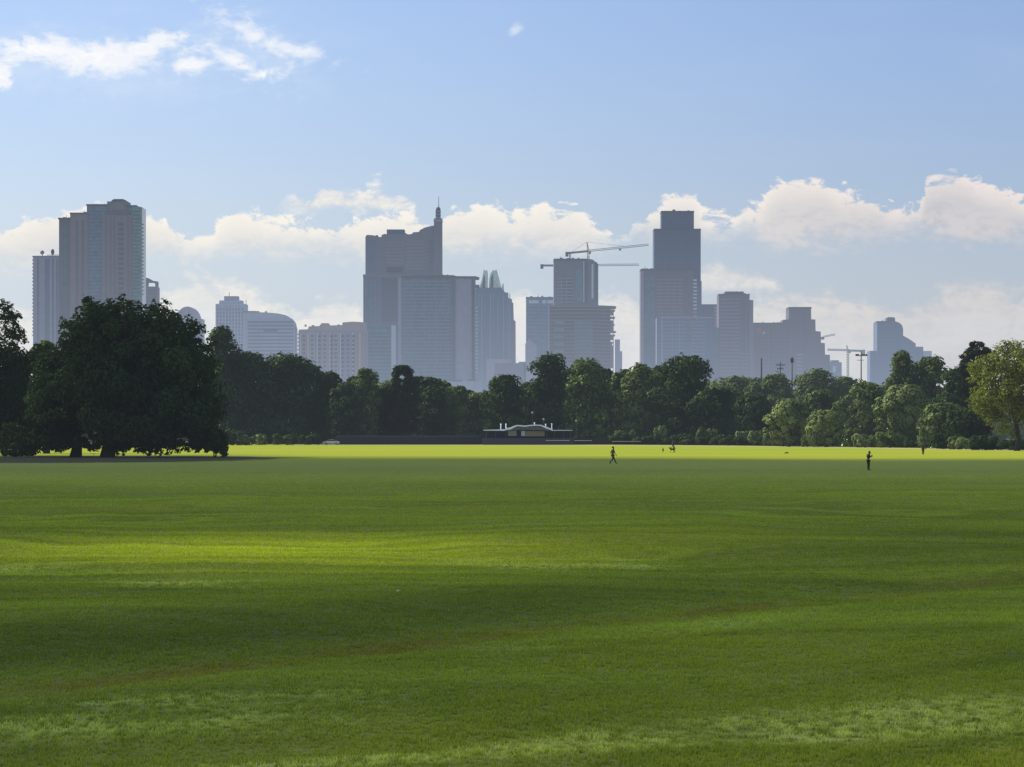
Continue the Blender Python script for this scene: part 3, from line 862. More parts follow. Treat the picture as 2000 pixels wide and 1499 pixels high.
# pale ribbed tower at the left
b = Building('apartment_tower', 'pale ribbed tower with dish and small tree on its flat roof, leftmost of the skyline', 2560, 90)
b.box('wall', 64.5, 119, 502, None, W_['lilac'], 0, 30)
b.box('parapet', 63.5, 118, 500, 503, W_['grey'], -0.6, 20)
b.cols([69, 77, 84, 98, 106], 3.0, 504, None, W_['lilac'], 0, 'pilaster')
b.cols([72.5, 88, 92.5, 101.5, 110], 4.0, 506, None, W_['blueg'], 0, 'window_bay', 0.3)
for k in range(22):
    y = 507+k*7.0
    MB().box(b.x(63.2), b.x(65.2), -0.8, 6, b.z(y+2.6), b.z(y)).build('balcony', W_['lilac'], b.r)
mb = MB().bar((b.x(80), 8, b.z(500)), (b.x(80), 8, b.z(495)), .35).ball((b.x(79.6), 8, b.z(492.5)), 1.8, 10, 6)
mb.build('roof_dish', STEEL, b.r)
mb = MB().bar((b.x(100), 8, b.z(500)), (b.x(100), 8, b.z(494)), .3).ball((b.x(100), 8, b.z(491.5)), 1.5, 8, 5, 1.7)
mb.build('roof_plant', LM['dark'], b.r)
mb = MB()
for a in range(90, 114, 4): mb.bar((b.x(a), 6, b.z(500.3)), (b.x(a), 6, b.z(497.5)), .18)
mb.bar((b.x(90), 6, b.z(497.6)), (b.x(113), 6, b.z(497.6)), .22).build('roof_railing', STEEL, b.r)

# tall brown and glass tower
b = BL['lefttall'] = Building('apartment_tower', 'tallest left-hand tower, brown bays and teal glass with stepped flat roofs', 2420, 198)
b.box('wall', 113, 137, 426, None, W_['brown2'], 6, 30)
b.box('wall', 136, 170, 416, None, W_['brown'], 3, 32)
b.box('glass_wall', 168, 210, 400, None, G_['blue'], 4.5, 34)
b.box('glass_wall', 246, 268, 402, None, G_['teal'], 5, 30)
b.plan('glass_wall', [(258, 2.0), (275.6, 6.5), (275.6, 32), (258, 32)], [401, 404, 404, 401], None, G_['teal'])
b.box('bay', 200, 260, 421, None, W_['brown'], 0, 26)
b.box('bay_top', 206, 252, 412, 422, W_['brown2'], 2, 24)
b.box('crown', 208, 248, 393, 413, W_['grey'], 4, 20)
b.prism('crown_cap', [(214, 393.5), (218, 389), (222, 388), (238, 388), (243, 390), (246, 393.5)], W_['dgrey'], 6, 16)
b.prism('crown_arch', [(213, 411), (213, 405), (218, 399), (224, 396.5), (231, 396), (238, 398), (242, 403), (243, 411)], W_['brown'], 3.4, 1.2)
for a, e, y in ((112.4, 137, 426), (135.6, 170.4, 416), (167.5, 209, 399.5), (245.5, 266, 401.5)):
    MB().box(b.x(a), b.x(e), 1.8, 14, b.z(y+2), b.z(y-0.8)).build('cornice', W_['dgrey'], b.r)
for k in range(16):
    y = 436+k*9.6
    MB().box(b.x(231), b.x(241.5), -0.5, 0.5, b.z(y+5.4), b.z(y)).build('balcony', G_['dark'], b.r)
b.cols([206, 215, 222.5, 249, 256], 2.2, 424, None, W_['brown2'], 0, 'pilaster')
b.cols([117.5, 123.5], 3.0, 436, None, G_['steel'], 6, 'window_bay', .3)
b.cols([147, 158], 5.0, 430, None, W_['brown2'], 3, 'window_bay', .3)
b.floors(261, 275, 412, 590, 7.2, G_['dark'], 3.4, .2, 'window_band', proud=1.8)
b.floors(170, 199, 412, 590, 7.2, G_['dark'], 4.5, .16, 'window_band')
for k in range(20):
    y = 436+k*7.2
    MB().box(b.x(275.2), b.x(277), 6.8, 12, b.z(y+2.4), b.z(y)).build('balcony', W_['grey'], b.r)

# small brown tower with pierced crown
b = Building('office_tower', 'small brown tower with pierced slanted crown, tucked behind the tallest left-hand tower', 2800, 296)
b.box('wall', 280, 306, 560, None, W_['brown'], 0, 24)
b.prism('crown_frame', [(282, 560), (282, 543), (289, 543.5), (299, 549), (307, 550), (307, 560.5), (303.5, 560.5), (303, 554), (297, 552), (288, 552), (287, 560)], W_['brown2'], -0.5, 12)
b.floors(282, 305, 566, 610, 7, G_['steel'], 0, .45)

# arched-roof tower
b = Building('office_tower', 'hazy lilac tower with a rounded barrel roof behind the huge tree', 3350, 370)
arch = [(346, 660)]+[(366+22*math.cos(math.pi*(1-k/12)), 626-27*math.sin(math.pi*(k/12))) for k in range(13)]+[(388, 660)]
b.prism('barrel_roof', arch, W_['lilac'], 0, 30)
b.box('wall', 344, 394, 623, None, W_['lilac'], 4, 28)
b.floors(346, 392, 628, 690, 7, W_['blueg'], 0, .4)

# stepped pale tower
b = BL['pale'] = Building('office_tower', 'pale hazy tower with three-step top and thin mast, left of the curved block', 3350, 450)
b.box('wall', 421, 480, 594, None, W_['pale'], 0, 30)
b.box('upper_wall', 428, 472, 587, 595, W_['pale'], 2, 24)
b.box('penthouse', 437, 464, 578.5, 588, W_['lilac'], 4, 18)
MB().bar((b.x(446), 10, b.z(579)), (b.x(446), 10, b.z(570)), .35).build('mast', STEEL, b.r)
MB().bar((b.x(479), 10, b.z(594)), (b.x(479), 10, b.z(585)), .3).build('mast', STEEL, b.r)
b.cols([424+6*k for k in range(9)], 2.4, 599, None, W_['blueg'], 0, 'window_bay', .3)
b.floors(421.5, 479, 600, 690, 7, W_['pale'], 0, .3, 'spandrel', proud=.5)

# curved office block
b = BL['curved'] = Building('office_block', 'pale blue office block with curved roofline and dark belt of louvres', 3250, 525)
top = [(478, 608), (500, 610), (525, 611), (545, 613), (558, 616), (568, 622), (574, 630), (576, 640)]
foot = [(478, 0), (540, -3), (560, -1), (570, 4), (576, 12), (576, 40), (478, 40)]
b.prism('roof_screen', [(478, 645)]+top+[(576, 645)], W_['pale'], 0, 34)
b.plan('wall', foot, 640, None, W_['pale'])
b.box('roof_edge', 476, 501, 608, 610, W_['blueg'], -2, 30)
b.floors(484, 574, 628, 735, 7.0, W_['blueg'], -3.0, .45)
b.box('louvre_belt', 515, 542, 644, 648, W_['slate'], -3.8, 2)
MB().bar((b.x(577), 6, b.z(720)), (b.x(577), 6, b.z(636)), .5).build('mast', STEEL, b.r)

# peach apartment block
b = BL['peach'] = Building('apartment_block', 'peach and lilac apartment block with columns of balconies, below the tall spire tower', 2650, 648)
b.box('wall', 583, 716, 646, None, W_['lilac'], 0, 26)
b.prism('roof', [(584, 646.5), (584, 644), (601, 643.5), (603, 638), (627, 637), (627, 631.5), (641, 631.5), (641, 636), (668, 635.5), (669, 630), (690, 628.5), (713, 630), (715, 646.5)], W_['peach'], 1, 22)
for a, e, m in ((590, 598, 'orange'), (604, 616, 'peach'), (629, 640, 'peach'), (651, 661, 'peach'), (675, 685, 'lilac'), (693, 700, 'orange'), (705, 712, 'orange')):
    b.box('bay', a, e, 648, None, W_[m], -1.2, 2)
b.cols([586, 600.5, 619, 643, 664, 688, 702], 2.0, 650, None, W_['white'], 0, 'pilaster')
for a in (623.5, 647.5, 669, 690):
    for k in range(10):
        y = 655+k*8.4
        MB().box(b.x(a-2.5), b.x(a+2.5), -0.6, .4, b.z(y+4.6), b.z(y)).build('window', G_['dark'], b.r)
for a in (593.5, 610, 634.5, 656, 680):
    for k in range(10):
        y = 655+k*8.4
        MB().box(b.x(a-2.2), b.x(a+2.2), -2.0, -1.0, b.z(y+4.2), b.z(y)).build('window', W_['slate'], b.r)
for k in range(11):
    y = 652+k*7.5
    MB().box(b.x(581.4), b.x(584), -.8, 6, b.z(y+2.6), b.z(y)).build('balcony', W_['lilac'], b.r)

# spire tower
b = BL['spire'] = Building('apartment_tower', 'grey tower with sweeping notched roofline and a single thin spire', 2900, 788)
b.prism('wall', [(713.5, None), (713.5, 463), (716, 459), (728, 459.5), (741, 463), (745, 463), (745, 459), (751, 457), (755, 457.5), (790, 457.5),
                 (791, 455), (797, 458), (805, 457), (806, 454), (818, 453), (820, 449.5), (830, 444.5), (840, 442), (848, 440.5), (848, None)], W_['grey'], 2, 30)
b.box('plant_room', 755, 789.5, 448, 458, W_['slate'], 4, 20)
b.box('spire_shaft', 847.5, 863.5, 427, None, W_['grey'], 0.8, 14)
b.box('spire_collar', 847, 864, 429, 433, W_['lilac'], 0.2, 15)
b.box('spire_neck', 851, 860, 409, 428, W_['dgrey'], 3, 8)
for y in (412, 418, 424): b.box('spire_ring', 850.3, 860.7, y, y+2, W_['lilac'], 2.6, 8.8)
MB().ball((b.x(855.5), 7, b.z(409)), 2.3, 12, 8, 1.2).build('spire_dome', W_['dgrey'], b.r, True)
MB().bar((b.x(856.5), 7, b.z(408)), (b.x(856.5), 7, b.z(383)), .38, .2).build('antenna', STEEL, b.r)
b.box('podium_wall', 710, 784, 539, None, W_['blueg'], -5, 30)
b.box('ledge', 709.5, 866, 537, 542, W_['grey'], -6, 36)
b.cols([717, 726], 8.0, 468, 530, W_['blueg'], 2, 'window_bay', .4)
b.floors(755, 789, 472, 520, 6.8, G_['soft'], 2, .3, 'spandrel')
b.floors(793, 829, 470, 532, 6.8, G_['soft'], 2, .3, 'spandrel')
b.box('balcony_block', 755, 786, 522, 532, W_['dgrey'], 1, 4)
b.cols([712.5, 721], 6.0, 545, None, G_['steel'], -5, 'window_bay', .4)
b.cols([732, 741], 3.0, 544, None, W_['grey'], -5, 'pilaster')
b.box('window_bay', 747, 776, 545, 630, G_['dark'], -5.4, 1)
b.floors(747, 776, 550, 630, 7, W_['slate'], -5.4, .35, 'spandrel')
b.box('corner_column', 778, 784, 543, None, W_['lilac'], -6, 3)
b.floors(837, 846, 470, 532, 6.8, W_['slate'], 2, .4)

# low teal-glass wing
b = Building('office_block', 'low teal glass wing with white edge column at the foot of the spire tower', 2700, 742)
b.box('glass_wall', 714, 765, 642, None, G_['teal'], 0, 24)
b.box('parapet', 713, 766, 638.5, 642.5, W_['blueg'], -0.8, 24)
b.box('edge_column', 764.5, 771, 636, None, W_['white'], -1.2, 24)
b.floors(718, 763, 650, 745, 7.2, W_['slate'], 0, .35)

# wide glass tower
b = BL['wide'] = Building('office_tower', 'wide flat-roofed glass tower with projecting roof slab, in front of the spire tower', 2620, 858)
b.box('glass_wall', 784.5, 887, 543, None, G_['steel'], 0, 36)
b.plan('side_wall', [(886, 0.6), (896, -.6), (921, 0.4), (928, 4), (928, 36), (886, 36)], 543, None, W_['lilac'])
b.prism('roof_slab', [(784, 543.4), (784, 540), (846, 537.5), (885, 538), (893, 540), (928, 540), (936, 542), (934, 544), (922, 545), (886, 544)], W_['dgrey'], -1.5, 30)
b.cols([885.5], 4.0, 546, 742, W_['brown2'], -0.3, 'dark_seam', .6)
b.cols([921.5], 6.0, 546, 742, G_['dark'], 1.0, 'dark_seam', 1.4)
b.floors(786, 884, 549, 745, 6.95, G_['line'], 0, .28, 'spandrel', proud=.3)
b.cols([804, 828, 852], .9, 546, 745, G_['line'], 0, 'mullion', .4)
for k in range(27):
    y = 548+k*7.1
    MB().box(b.x(879.5), b.x(889), -1.7, .2, b.z(y+2.2), b.z(y)).build('balcony', W_['slate'], b.r)
b.box('wing', 927, 936, 556, 562, W_['slate'], 6, 10)
b.box('base_wall', 868, 940, 745, None, W_['pale'], -3, 34)
b.box('base_ledge', 880, 902, 743, 746, W_['slate'], -4, 10)
b.box('base_ledge', 914, 929, 742, 745, W_['slate'], -4, 10)

# crowned glass tower
b = Building('office_tower', 'blue-grey tower with pointed glass crown like folded petals', 3250, 968)
b.prism('wall', [(926, None), (926, 565), (936, 563), (978, 562), (985, 570), (992, 574), (993, 582), (1000, 585), (1000, None)], W_['blueg'], 0, 36)
b.prism('shoulder', [(999, None), (999, 590), (1002.5, 592), (1003.5, 625), (1007, 628), (1008, None)], W_['brown'], 4, 28)
b.prism('crown_petal', [(935.5, 564), (940, 551), (943, 537), (944.8, 526.5), (948, 529), (951.6, 527.5), (953, 537), (952.6, 564)], G_['crown'], 2, 12)
b.prism('crown_petal', [(954.6, 564), (955, 548), (958, 534), (961, 531), (963.6, 527), (966, 530), (969, 526), (971.4, 532), (975.5, 547), (980, 564)], G_['crown'], 0.6, 12)
b.prism('crown_fold', [(957, 563), (959, 542), (963, 535), (964, 563)], G_['dark'], 0.2, 1)
b.prism('crown_fold', [(941, 563), (944, 543), (947, 537), (948, 563)], G_['dark'], 1.6, 1)
b.prism('pinnacle', [(979, 566), (981, 556), (983.5, 553), (984.5, 570)], G_['crown'], 3, 6)
b.prism('pinnacle', [(930, 566), (931, 557), (935, 556), (936, 566)], W_['blueg'], 3, 6)
b.cols([934, 944, 962, 971, 989], 4.0, 572, None, G_['blue'], 0, 'window_bay', .4)
b.cols([940, 957, 983, 995], 1.6, 574, None, W_['lilac'], 0, 'pilaster')
b.box('lower_wall', 950, 999, 702, None, W_['lilac'], -1, 6)
b.floors(929, 934, 600, 735, 7, W_['pale'], 0, .4, 'spandrel')

# low pale block
b = Building('office_block', 'low plain lilac-white block right of the crowned tower foot', 2560, 996)
b.prism('wall', [(966, None), (966, 709.5), (1013, 709.5), (1013, 707), (1027, 707), (1027, None)], W_['lilac'], 0, 26)
b.prism('side_wing', [(940, None), (952, 730), (968, 715), (968, None)], W_['pale'], 3, 20)
b.box('corner_strip', 1024, 1026.4, 710, None, W_['slate'], -0.4, 1)
b.floors(970, 1022, 716, 760, 8, W_['lilac'], 0, .4)

# flat blue glass tower behind the unfinished one
b = BL['plain'] = Building('office_tower', 'plain blue glass tower half hidden behind the unfinished tower', 3350, 1056)
b.box('glass_wall', 1027.5, 1090, 582, None, G_['blue'], 0, 30)
b.box('parapet', 1027, 1090, 580.5, 583, W_['slate'], -0.6, 20)
for a, e in ((1033, 1052), (1059, 1067), (1069, 1080)): b.box('roof_window', a, e, 587, 593, W_['white'], -0.5, 1)
b.prism('low_wing', [(1026, None), (1026, 672), (1034, 663), (1041, 670), (1048, 676), (1048, None)], W_['lilac'], -6, 14)
b.floors(1028.5, 1070, 600, 665, 7, W_['slate'], 0, .3)

# unfinished tower
b = BL['unfinished'] = Building('unfinished_tower', 'unfinished concrete tower with open floors and cranes above it', 2800, 1138, 'construction site')
b.box('wall', 1082, 1150, 506, None, W_['grey'], 6, 40)
b.plan('side_wall', [(1146, 3.0), (1158, 4.0), (1170, 24), (1170, 46), (1146, 46)], [505, 507, 513.5, 513.5, 505], 600, W_['grey'])
b.box('parapet', 1081.5, 1150, 505, 508, W_['dgrey'], 5, 38)
b.cols([1126, ], 11.0, 526, 588, G_['teal'], 6, 'glass_strip', .6)
b.cols([1139.5, ], 2.2, 510, 590, W_['white'], 6, 'column', 1.0)
b.cols([1155.5, ], 3.6, 516, 583, W_['white'], 3.4, 'column', 1.2)
b.cols([1143, 1162], 4.4, 512, 590, G_['dark'], 3.4, 'window_bay', .8)
for k in range(8):
    y = 543+k*6.6
    MB().box(b.x(1087), b.x(1120), 5.5, 7, b.z(y+1.6), b.z(y)).build('slab', W_['lilac'], b.r)
    MB().box(b.x(1097), b.x(1119), 5.7, 7, b.z(y+5.2), b.z(y+2.0)).build('window', G_['dark'], b.r)
b.cols([1097, 1106], 1.4, 543, 594, W_['lilac'], 6, 'column', .7)
b.plan('podium_core', [(1074, 2), (1168, 0), (1193, 12), (1195, 44), (1074, 44)], 600, None, W_['dgrey'])
for k in range(20):
    y = 597+k*7.0
    e = (1205, 1203, 1200, 1203, 1200, 1202, 1199)[k % 7] if k < 9 else 1200
    b.plan('slab', [(1072, 0.6), (1130, -2.2), (1170, -2.0), (e-8, 8), (e, 20), (e, 46), (1072, 46)], y, y+(3.4 if k == 0 else 2.0), W_['brown' if k % 3 else 'grey'])
for k, e in ((1, 1200), (4, 1199), (5, 1198.5), (6, 1199), (8, 1200), (10, 1197), (11, 1199), (12, 1199), (13, 1199), (14, 1199), (15, 1199), (16, 1199)):
    b.plan('infill_panel', [(1190, 13), (e, 20), (e, 40), (1190, 40)], 597+k*7.0+2.0, 597+k*7.0+7.0, W_['grey'])
for a, y in ((1178, 5), (1190, 12), (1199, 24)):
    b.cols([a], 1.3, 600, None, W_['grey'], y, 'column', .4)
for k in range(12):
    y = 628+k*7.0
    MB().box(b.x(1082), b.x(1101), -1.0, .8, b.z(y+4.0), b.z(y)).build('window', G_['dark' if k % 2 else 'teal'], b.r)
    MB().box(b.x(1122), b.x(1158), -1.9, .8, b.z(y+4.6), b.z(y)).build('window', G_['steel'], b.r)
b.box('hoist_tower', 1203, 1212.5, 662, None, W_['pale'], 22, 8)
b.box('hoist_tower', 1211, 1217, 685, None, W_['pale'], 24, 8)

def lattice(mb, p, q, w, h, n, r):
    """triangular boom: three chords with zigzag lacing"""
    p, q = Vector(p), Vector(q); d = q-p
    side = Vector((0, 1, 0))*w*.5; upv = Vector((0, 0, 1))*h
    ch = [lambda t, s=s: p+d*t+s for s in (side, -side, upv)]
    for c in ch: mb.bar(c(0), c(1), r, r, 5)
    for k in range(n):
        a, e, m = k/n, (k+1)/n, (k+.5)/n
        for c in ch[:2]:
            mb.bar(c(a), ch[2](m), r*.7, r*.7, 4); mb.bar(ch[2](m), c(e), r*.7, r*.7, 4)
    return mb

def tower_crane(label, D, mast_px, base_py, deck_py, apex_py, tip, tail, steel=STEEL, tie=True, w=1.6, r=.22, trolley=None, y0=0):
    root = empty('tower_crane', (X(mast_px, D), D+y0, Z(base_py, D)), label, 'crane', 'tower cranes over downtown')
    ox, oz = root.location.x, root.location.z
    def P(px, py): return (X(px, D)-ox, 0, Z(py, D)-oz)
    mb = MB(); z1 = Z(deck_py, D)-oz
    for sx in (-w/2, w/2):
        for sy in (-w/2, w/2): mb.bar((sx, sy, 0), (sx, sy, z1), r, r, 4)
    n = max(2, int(z1/2.2))
    for k in range(n):
        a, e = z1*k/n, z1*(k+1)/n
        for sy in (-w/2, w/2):
            mb.bar((-w/2, sy, a), (w/2, sy, e), r*.6, r*.6, 4); mb.bar((w/2, sy, a), (-w/2, sy, e), r*.6, r*.6, 4)
    mb.build('mast', steel, root)
    ap = P(mast_px-2.5 if apex_py < deck_py-6 else mast_px, apex_py)
    mb = MB()
    for s in (-w/2, w/2): mb.bar((s, 0, z1), ap, r*1.2, r, 5)
    mb.build('apex', steel, root)
    jt = P(*tip); tl = P(*tail)
    lattice(MB(), (0, 0, z1), jt, w*.8, 1.5, 22, r*.8).build('jib', PALESTEEL, root)
    lattice(MB(), (0, 0, z1), tl, w*.8, 1.0, 7, r*1.5).build('counter_jib', steel, root)
    MB().box(tl[0]-1.2, tl[0]+1.6, -1, 1, tl[2]-2.6, tl[2]+1.6).build('counterweight', steel, root)
    MB().box(.6, 2.4, -1.2, .8, z1-2.0, z1+.3).build('cab', steel, root)
    if tie:
        v = Vector(ap); q = Vector(jt)*.62+Vector((0, 0, z1))*.38+Vector((0, 0, 1.4)); q2 = Vector(tl)*.9+Vector((0, 0, z1))*.1
        MB().bar(v, q, r*.45, r*.45, 4).build('pendant', PALESTEEL, root); MB().bar(v, q2, r*.45, r*.45, 4).build('pendant', steel, root)
    if trolley:
        p = P(*trolley); MB().box(p[0]-1, p[0]+1, -.8, .8, p[2]-1.4, p[2]).build('trolley', steel, root)
    return root
tower_crane('tall crane on the unfinished tower roof, its jib tilted upward', 2815, 1149, 506, 492, 473, (1267, 480), (1107, 496), trolley=(1211, 486.6), r=.3)
MB().box(X(1112, 2815), X(1114.5, 2815), 2814, 2816, Z(506, 2815), Z(493, 2815)).build('roof_post', STEEL)
tag(bpy.data.objects['roof_post'], 'short steel post under the crane tail on the unfinished tower roof', 'post')
tower_crane('lower crane behind the unfinished tower, its level jib below the other one', 2880, 1121, None or 846, 520, 516, (1248, 519), (1058, 520), tie=False, r=.3)
tower_crane('pale distant T-shaped crane standing alone between the notched brown block and the lone hazy tower', 2700, 1656, 850, 686, 674, (1616, 685), (1686, 687), steel=PALESTEEL, tie=False, r=.3)
rt = empty('crane_jib', (X(1603, 3100), 3080, Z(661, 3100)), 'short pale crane jib sticking out from the notched brown block', 'crane', 'tower cranes over downtown')
lattice(MB(), (0, 0, 0), (X(1627, 3100)-X(1603, 3100), 0, Z(656, 3100)-Z(661, 3100)), 1.2, 1.3, 8, .25).build('jib', PALESTEEL, rt)
MB().box(-2.0, 1.4, -1.2, 1.2, -2.0, .6).build('machine_deck', STEEL, rt)

# tallest stepped tower
b = BL['tallest'] = Building('apartment_tower', 'tallest stepped slate tower on the right half, with square cap', 3100, 1310)
b.box('cap', 1292.5, 1356, 412.5, 450, W_['slate'], 6, 24)
b.box('cap_rim', 1292, 1356.5, 411.5, 414.5, W_['dgrey'], 5.4, 25)
b.box('upper_wall', 1278, 1369, 448, 560, W_['slate'], 3, 32)
b.box('upper_rim', 1277.6, 1369.5, 446.8, 449.5, W_['dgrey'], 2.4, 33)
b.box('wall', 1252, 1355, 527, None, W_['brown2'], 0, 34)
b.box('rim', 1251.5, 1355, 525.5, 528.5, W_['dgrey'], -0.6, 30)
b.plan('side_wall', [(1354, .4), (1363, 6), (1372, 14), (1372, 40), (1354, 40)], 548, None, W_['slate'])
b.cols([1259], 20.0, 540, None, G_['steel'], 0, 'window_bay', .4)
b.floors(1283, 1334, 546, 625, 6.6, G_['soft'], 0, .3, 'spandrel')
b.cols([1296, 1309, 1322], 1.0, 546, 625, W_['brown2'], 0, 'pilaster', .5)
for k in range(13):
    y = 546+k*7
    MB().box(b.x(1354), b.x(1361), -.8, 4, b.z(y+3.0), b.z(y)).build('balcony', W_['white' if k < 9 else 'lilac'], b.r)
b.cols([1290+k*8 for k in range(9)], .8, 456, 524, W_['blueg'], 3, 'mullion', .4)
b.cols([1298+k*9 for k in range(6)], .8, 418, 446, W_['blueg'], 6, 'mullion', .4)
b.cols([1253], 4, 530, None, W_['lilac'], 0, 'pilaster', .5)

b = BL['grid'] = Building('apartment_block', 'lower grid-fronted block in front of the tallest stepped tower', 2960, 1335)
b.box('wall', 1283, 1392, 621, None, W_['blueg'], 0, 28)
b.box('rim', 1294, 1392.4, 619.5, 622, W_['lilac'], -.6, 20)
b.floors(1286, 1378, 628, 735, 6.9, G_['line'], 0, .32, 'spandrel')
b.cols([1291], 4, 624, None, W_['lilac'], 0, 'pilaster', .8)
b.cols([1312, 1326, 1352], 1.6, 626, None, G_['line'], 0, 'pilaster', .5)
b.cols([1340], 10, 628, 735, G_['steel'], 0, 'window_bay', .45)

b = Building('office_block', 'narrow flat block with a pale balcony column, left of the lined tower', 3180, 1388)
b.box('wall', 1366, 1406, 596, None, W_['slate'], 0, 26)
b.box('rim', 1365, 1406, 594.8, 597, W_['dgrey'], -.5, 22)
b.cols([1394.5], 6, 598, 680, W_['grey'], 0, 'balcony_column', .8)
for k in range(12):
    y = 600+k*6.8
    MB().box(b.x(1395), b.x(1400), -1.6, -.6, b.z(y+3.4), b.z(y)).build('balcony', W_['white' if k > 5 else 'lilac'], b.r)

b = BL['mauve'] = Building('apartment_tower', 'mauve tower with horizontal lines and low square cap, right of the tallest stepped tower', 3000, 1438)
b.box('wall', 1404, 1464, 576, None, W_['brown2'], 0, 30)
b.box('penthouse', 1417, 1453, 569.5, 577, W_['dgrey'], 3, 18)
b.plan('side_wall', [(1463, 1), (1472.5, 8), (1472.5, 34), (1463, 34)], 586, None, W_['grey'])
b.box('rim', 1403.6, 1464.5, 574.5, 577, W_['dgrey'], -.5, 22)
b.floors(1407, 1444, 584, 740, 7, G_['soft'], 0, .3, 'spandrel')
b.cols([1446, 1456], 2, 584, None, W_['grey'], 0, 'pilaster')
b.floors(1448, 1462, 690, 740, 7, G_['soft'], 0, .3, 'spandrel', proud=.6)
b.cols([1395], 9, 640, None, G_['steel'], 2, 'window_bay', .4)

b = BL['notched'] = Building('office_block', 'notched brown block stepping down on its right side like stairs', 3080, 1540)
b.prism('wall', [(1471, None), (1471, 632), (1530, 632), (1530, 625), (1541, 624.5), (1541, 603), (1545, 601), (1584, 601.5), (1584.5, 624), (1592.5, 624.5), (1593, 647),
                 (1603, 648), (1603.5, 670), (1611, 670.5), (1611.5, 693), (1621, 693.5), (1621, None)], W_['brown2'], 0, 36)
b.box('rim', 1540.4, 1585, 600, 603.4, W_['dgrey'], -.6, 30)
b.box('rim', 1472, 1530, 630.6, 633, W_['dgrey'], -.6, 30)
b.box('sign_panel', 1477, 1486, 641, 651, W_['red'], -.5, 1)
b.prism('sign_mark', [(1488, 652), (1492, 648), (1495, 652)], W_['white'], -.5, 1)
b.floors(1556, 1572, 692, 740, 7, W_['lilac'], 0, .35, 'spandrel')
b.cols([1500, 1520, 1545, 1566, 1586], 1.4, 640, None, W_['grey'], 0, 'pilaster', .4)
b.cols([1568], 3, 610, None, W_['slate'], 0, 'pilaster', .6)
b.floors(1475, 1540, 660, 740, 7.2, W_['dgrey'], 0, .25)

b = Building('office_block', 'tiny teal block at the right foot of the notched brown block', 3300, 1632)
b.box('glass_wall', 1621, 1644, 708, None, G_['teal'], 0, 20)
b.box('rim', 1624, 1639, 704, 708.4, W_['slate'], 2, 14)
b.box('white_panel', 1627, 1632, 716, 727, W_['white'], -.5, 1)

b = BL['lone'] = Building('office_tower', 'lone hazy tower with a swooping right shoulder, rightmost of the skyline', 3300, 1758)
b.prism('wall', [(1713, None), (1713, 629), (1749, 628), (1757, 631), (1762, 636), (1764, 643), (1764, 656), (1775, 662), (1788.5, 671.5), (1788.5, None)], W_['blueg'], 0, 34)
b.prism('penthouse', [(1733, 630), (1733, 621), (1736, 619.5), (1747, 620), (1749, 622), (1749, 630)], W_['slate'], 3, 18)
b.box('side_wing', 1700, 1714, 685.5, None, W_['blueg'], 3, 28)
b.box('side_wing', 1788, 1804, 677.5, None, W_['blueg'], 3, 28)
b.box('side_wing', 1803, 1821.5, 685.5, None, W_['pale'], 6, 28)
b.box('rim', 1712.6, 1738, 627.6, 630.6, W_['dgrey'], -.5, 20)
b.floors(1716, 1760, 640, 740, 7, W_['slate'], 0, .25)

def rooftop(b, px0, px1, py, n, seed, y0=6):
    r = random.Random(seed)
    for k in range(n):
        a = px0+(px1-px0)*(k+r.uniform(.15, .6))/n; w = r.uniform(2.2, 6.5); h = r.uniform(1.2, 3.4)
        b.box('roof_plant', a, min(a+w, px1), py-h, py+.4, W_['dgrey' if k % 2 else 'grey'], y0+r.uniform(0, 6), r.uniform(4, 9))
    for k in range(max(1, n//3)):
        a = r.uniform(px0+1, px1-1)
        MB().bar((b.x(a), y0+4, b.z(py)), (b.x(a), y0+4, b.z(py-r.uniform(4, 8))), .22, .14).build('roof_mast', STEEL, b.r)
for name, a, e, py, n in ROOFS: rooftop(BL[name], a, e, py, n, int(a))

# ------------------------------------------------------------------ poles behind the treeline
POLE = plain_mat('pole_wood', (0.05, 0.045, 0.042), 0.8)
GP = 'poles standing above the far trees'
def pole(px, top, D, label, kind):
    root = empty('utility_pole' if kind != 'flood' else 'floodlight_mast', (X(px, D), D, 0), label, 'pole', GP)
    h = Z(top, D)
    MB().tube([(0, 0, -.3), (0, 0, h*.5), (0, 0, h)], [.30, .25, .18] if kind != 'mast' else [.42, .36, .30], 8).build('shaft', POLE, root, True)
    if kind == 'cross':
        for z, w in ((h-1.2, 1.6), (h-2.6, 1.2)):
            MB().box(-w, w, -.12, .12, z-.14, z+.14).build('crossarm', POLE, root)
            mb = MB()
            for s in (-w+.15, -w*.4, w*.4, w-.15): mb.bar((s, 0, z+.14), (s, 0, z+.5), .09, .06)
            mb.build('insulators', POLE, root)
    if kind == 'top': MB().box(-.55, .55, -.4, .4, h-2.2, h-.6).build('transformer', POLE, root)
    if kind == 'flood':
        z = Z(695, D)
        MB().box(-2.0, 2.2, -.1, .1, z-.15, z+.15).build('crossarm', POLE, root)
        for s in (-1.75, -1.1, .3, 1.0, 1.8):
            MB().box(s-.3, s+.3, -.55, -.1, z-.15, z+.55).build('floodlight', POLE, root)
        z = Z(704, D); MB().box(-1.5, 1.0, -.08, .08, z-.08, z+.08).build('crossarm', POLE, root)
    return root
pole(1487, 700, 1150, 'plain tall mast before the stepped-down brown block, left of the double crossarm pole', 'mast')
pole(1524, 707, 1120, 'utility pole with two crossarms above the far trees', 'cross')
pole(1547, 697, 1120, 'utility pole with a bulky transformer near its top', 'top')
pole(1682, 686, 1080, 'floodlight mast with a rack of lamps, right of the slender crane', 'flood')

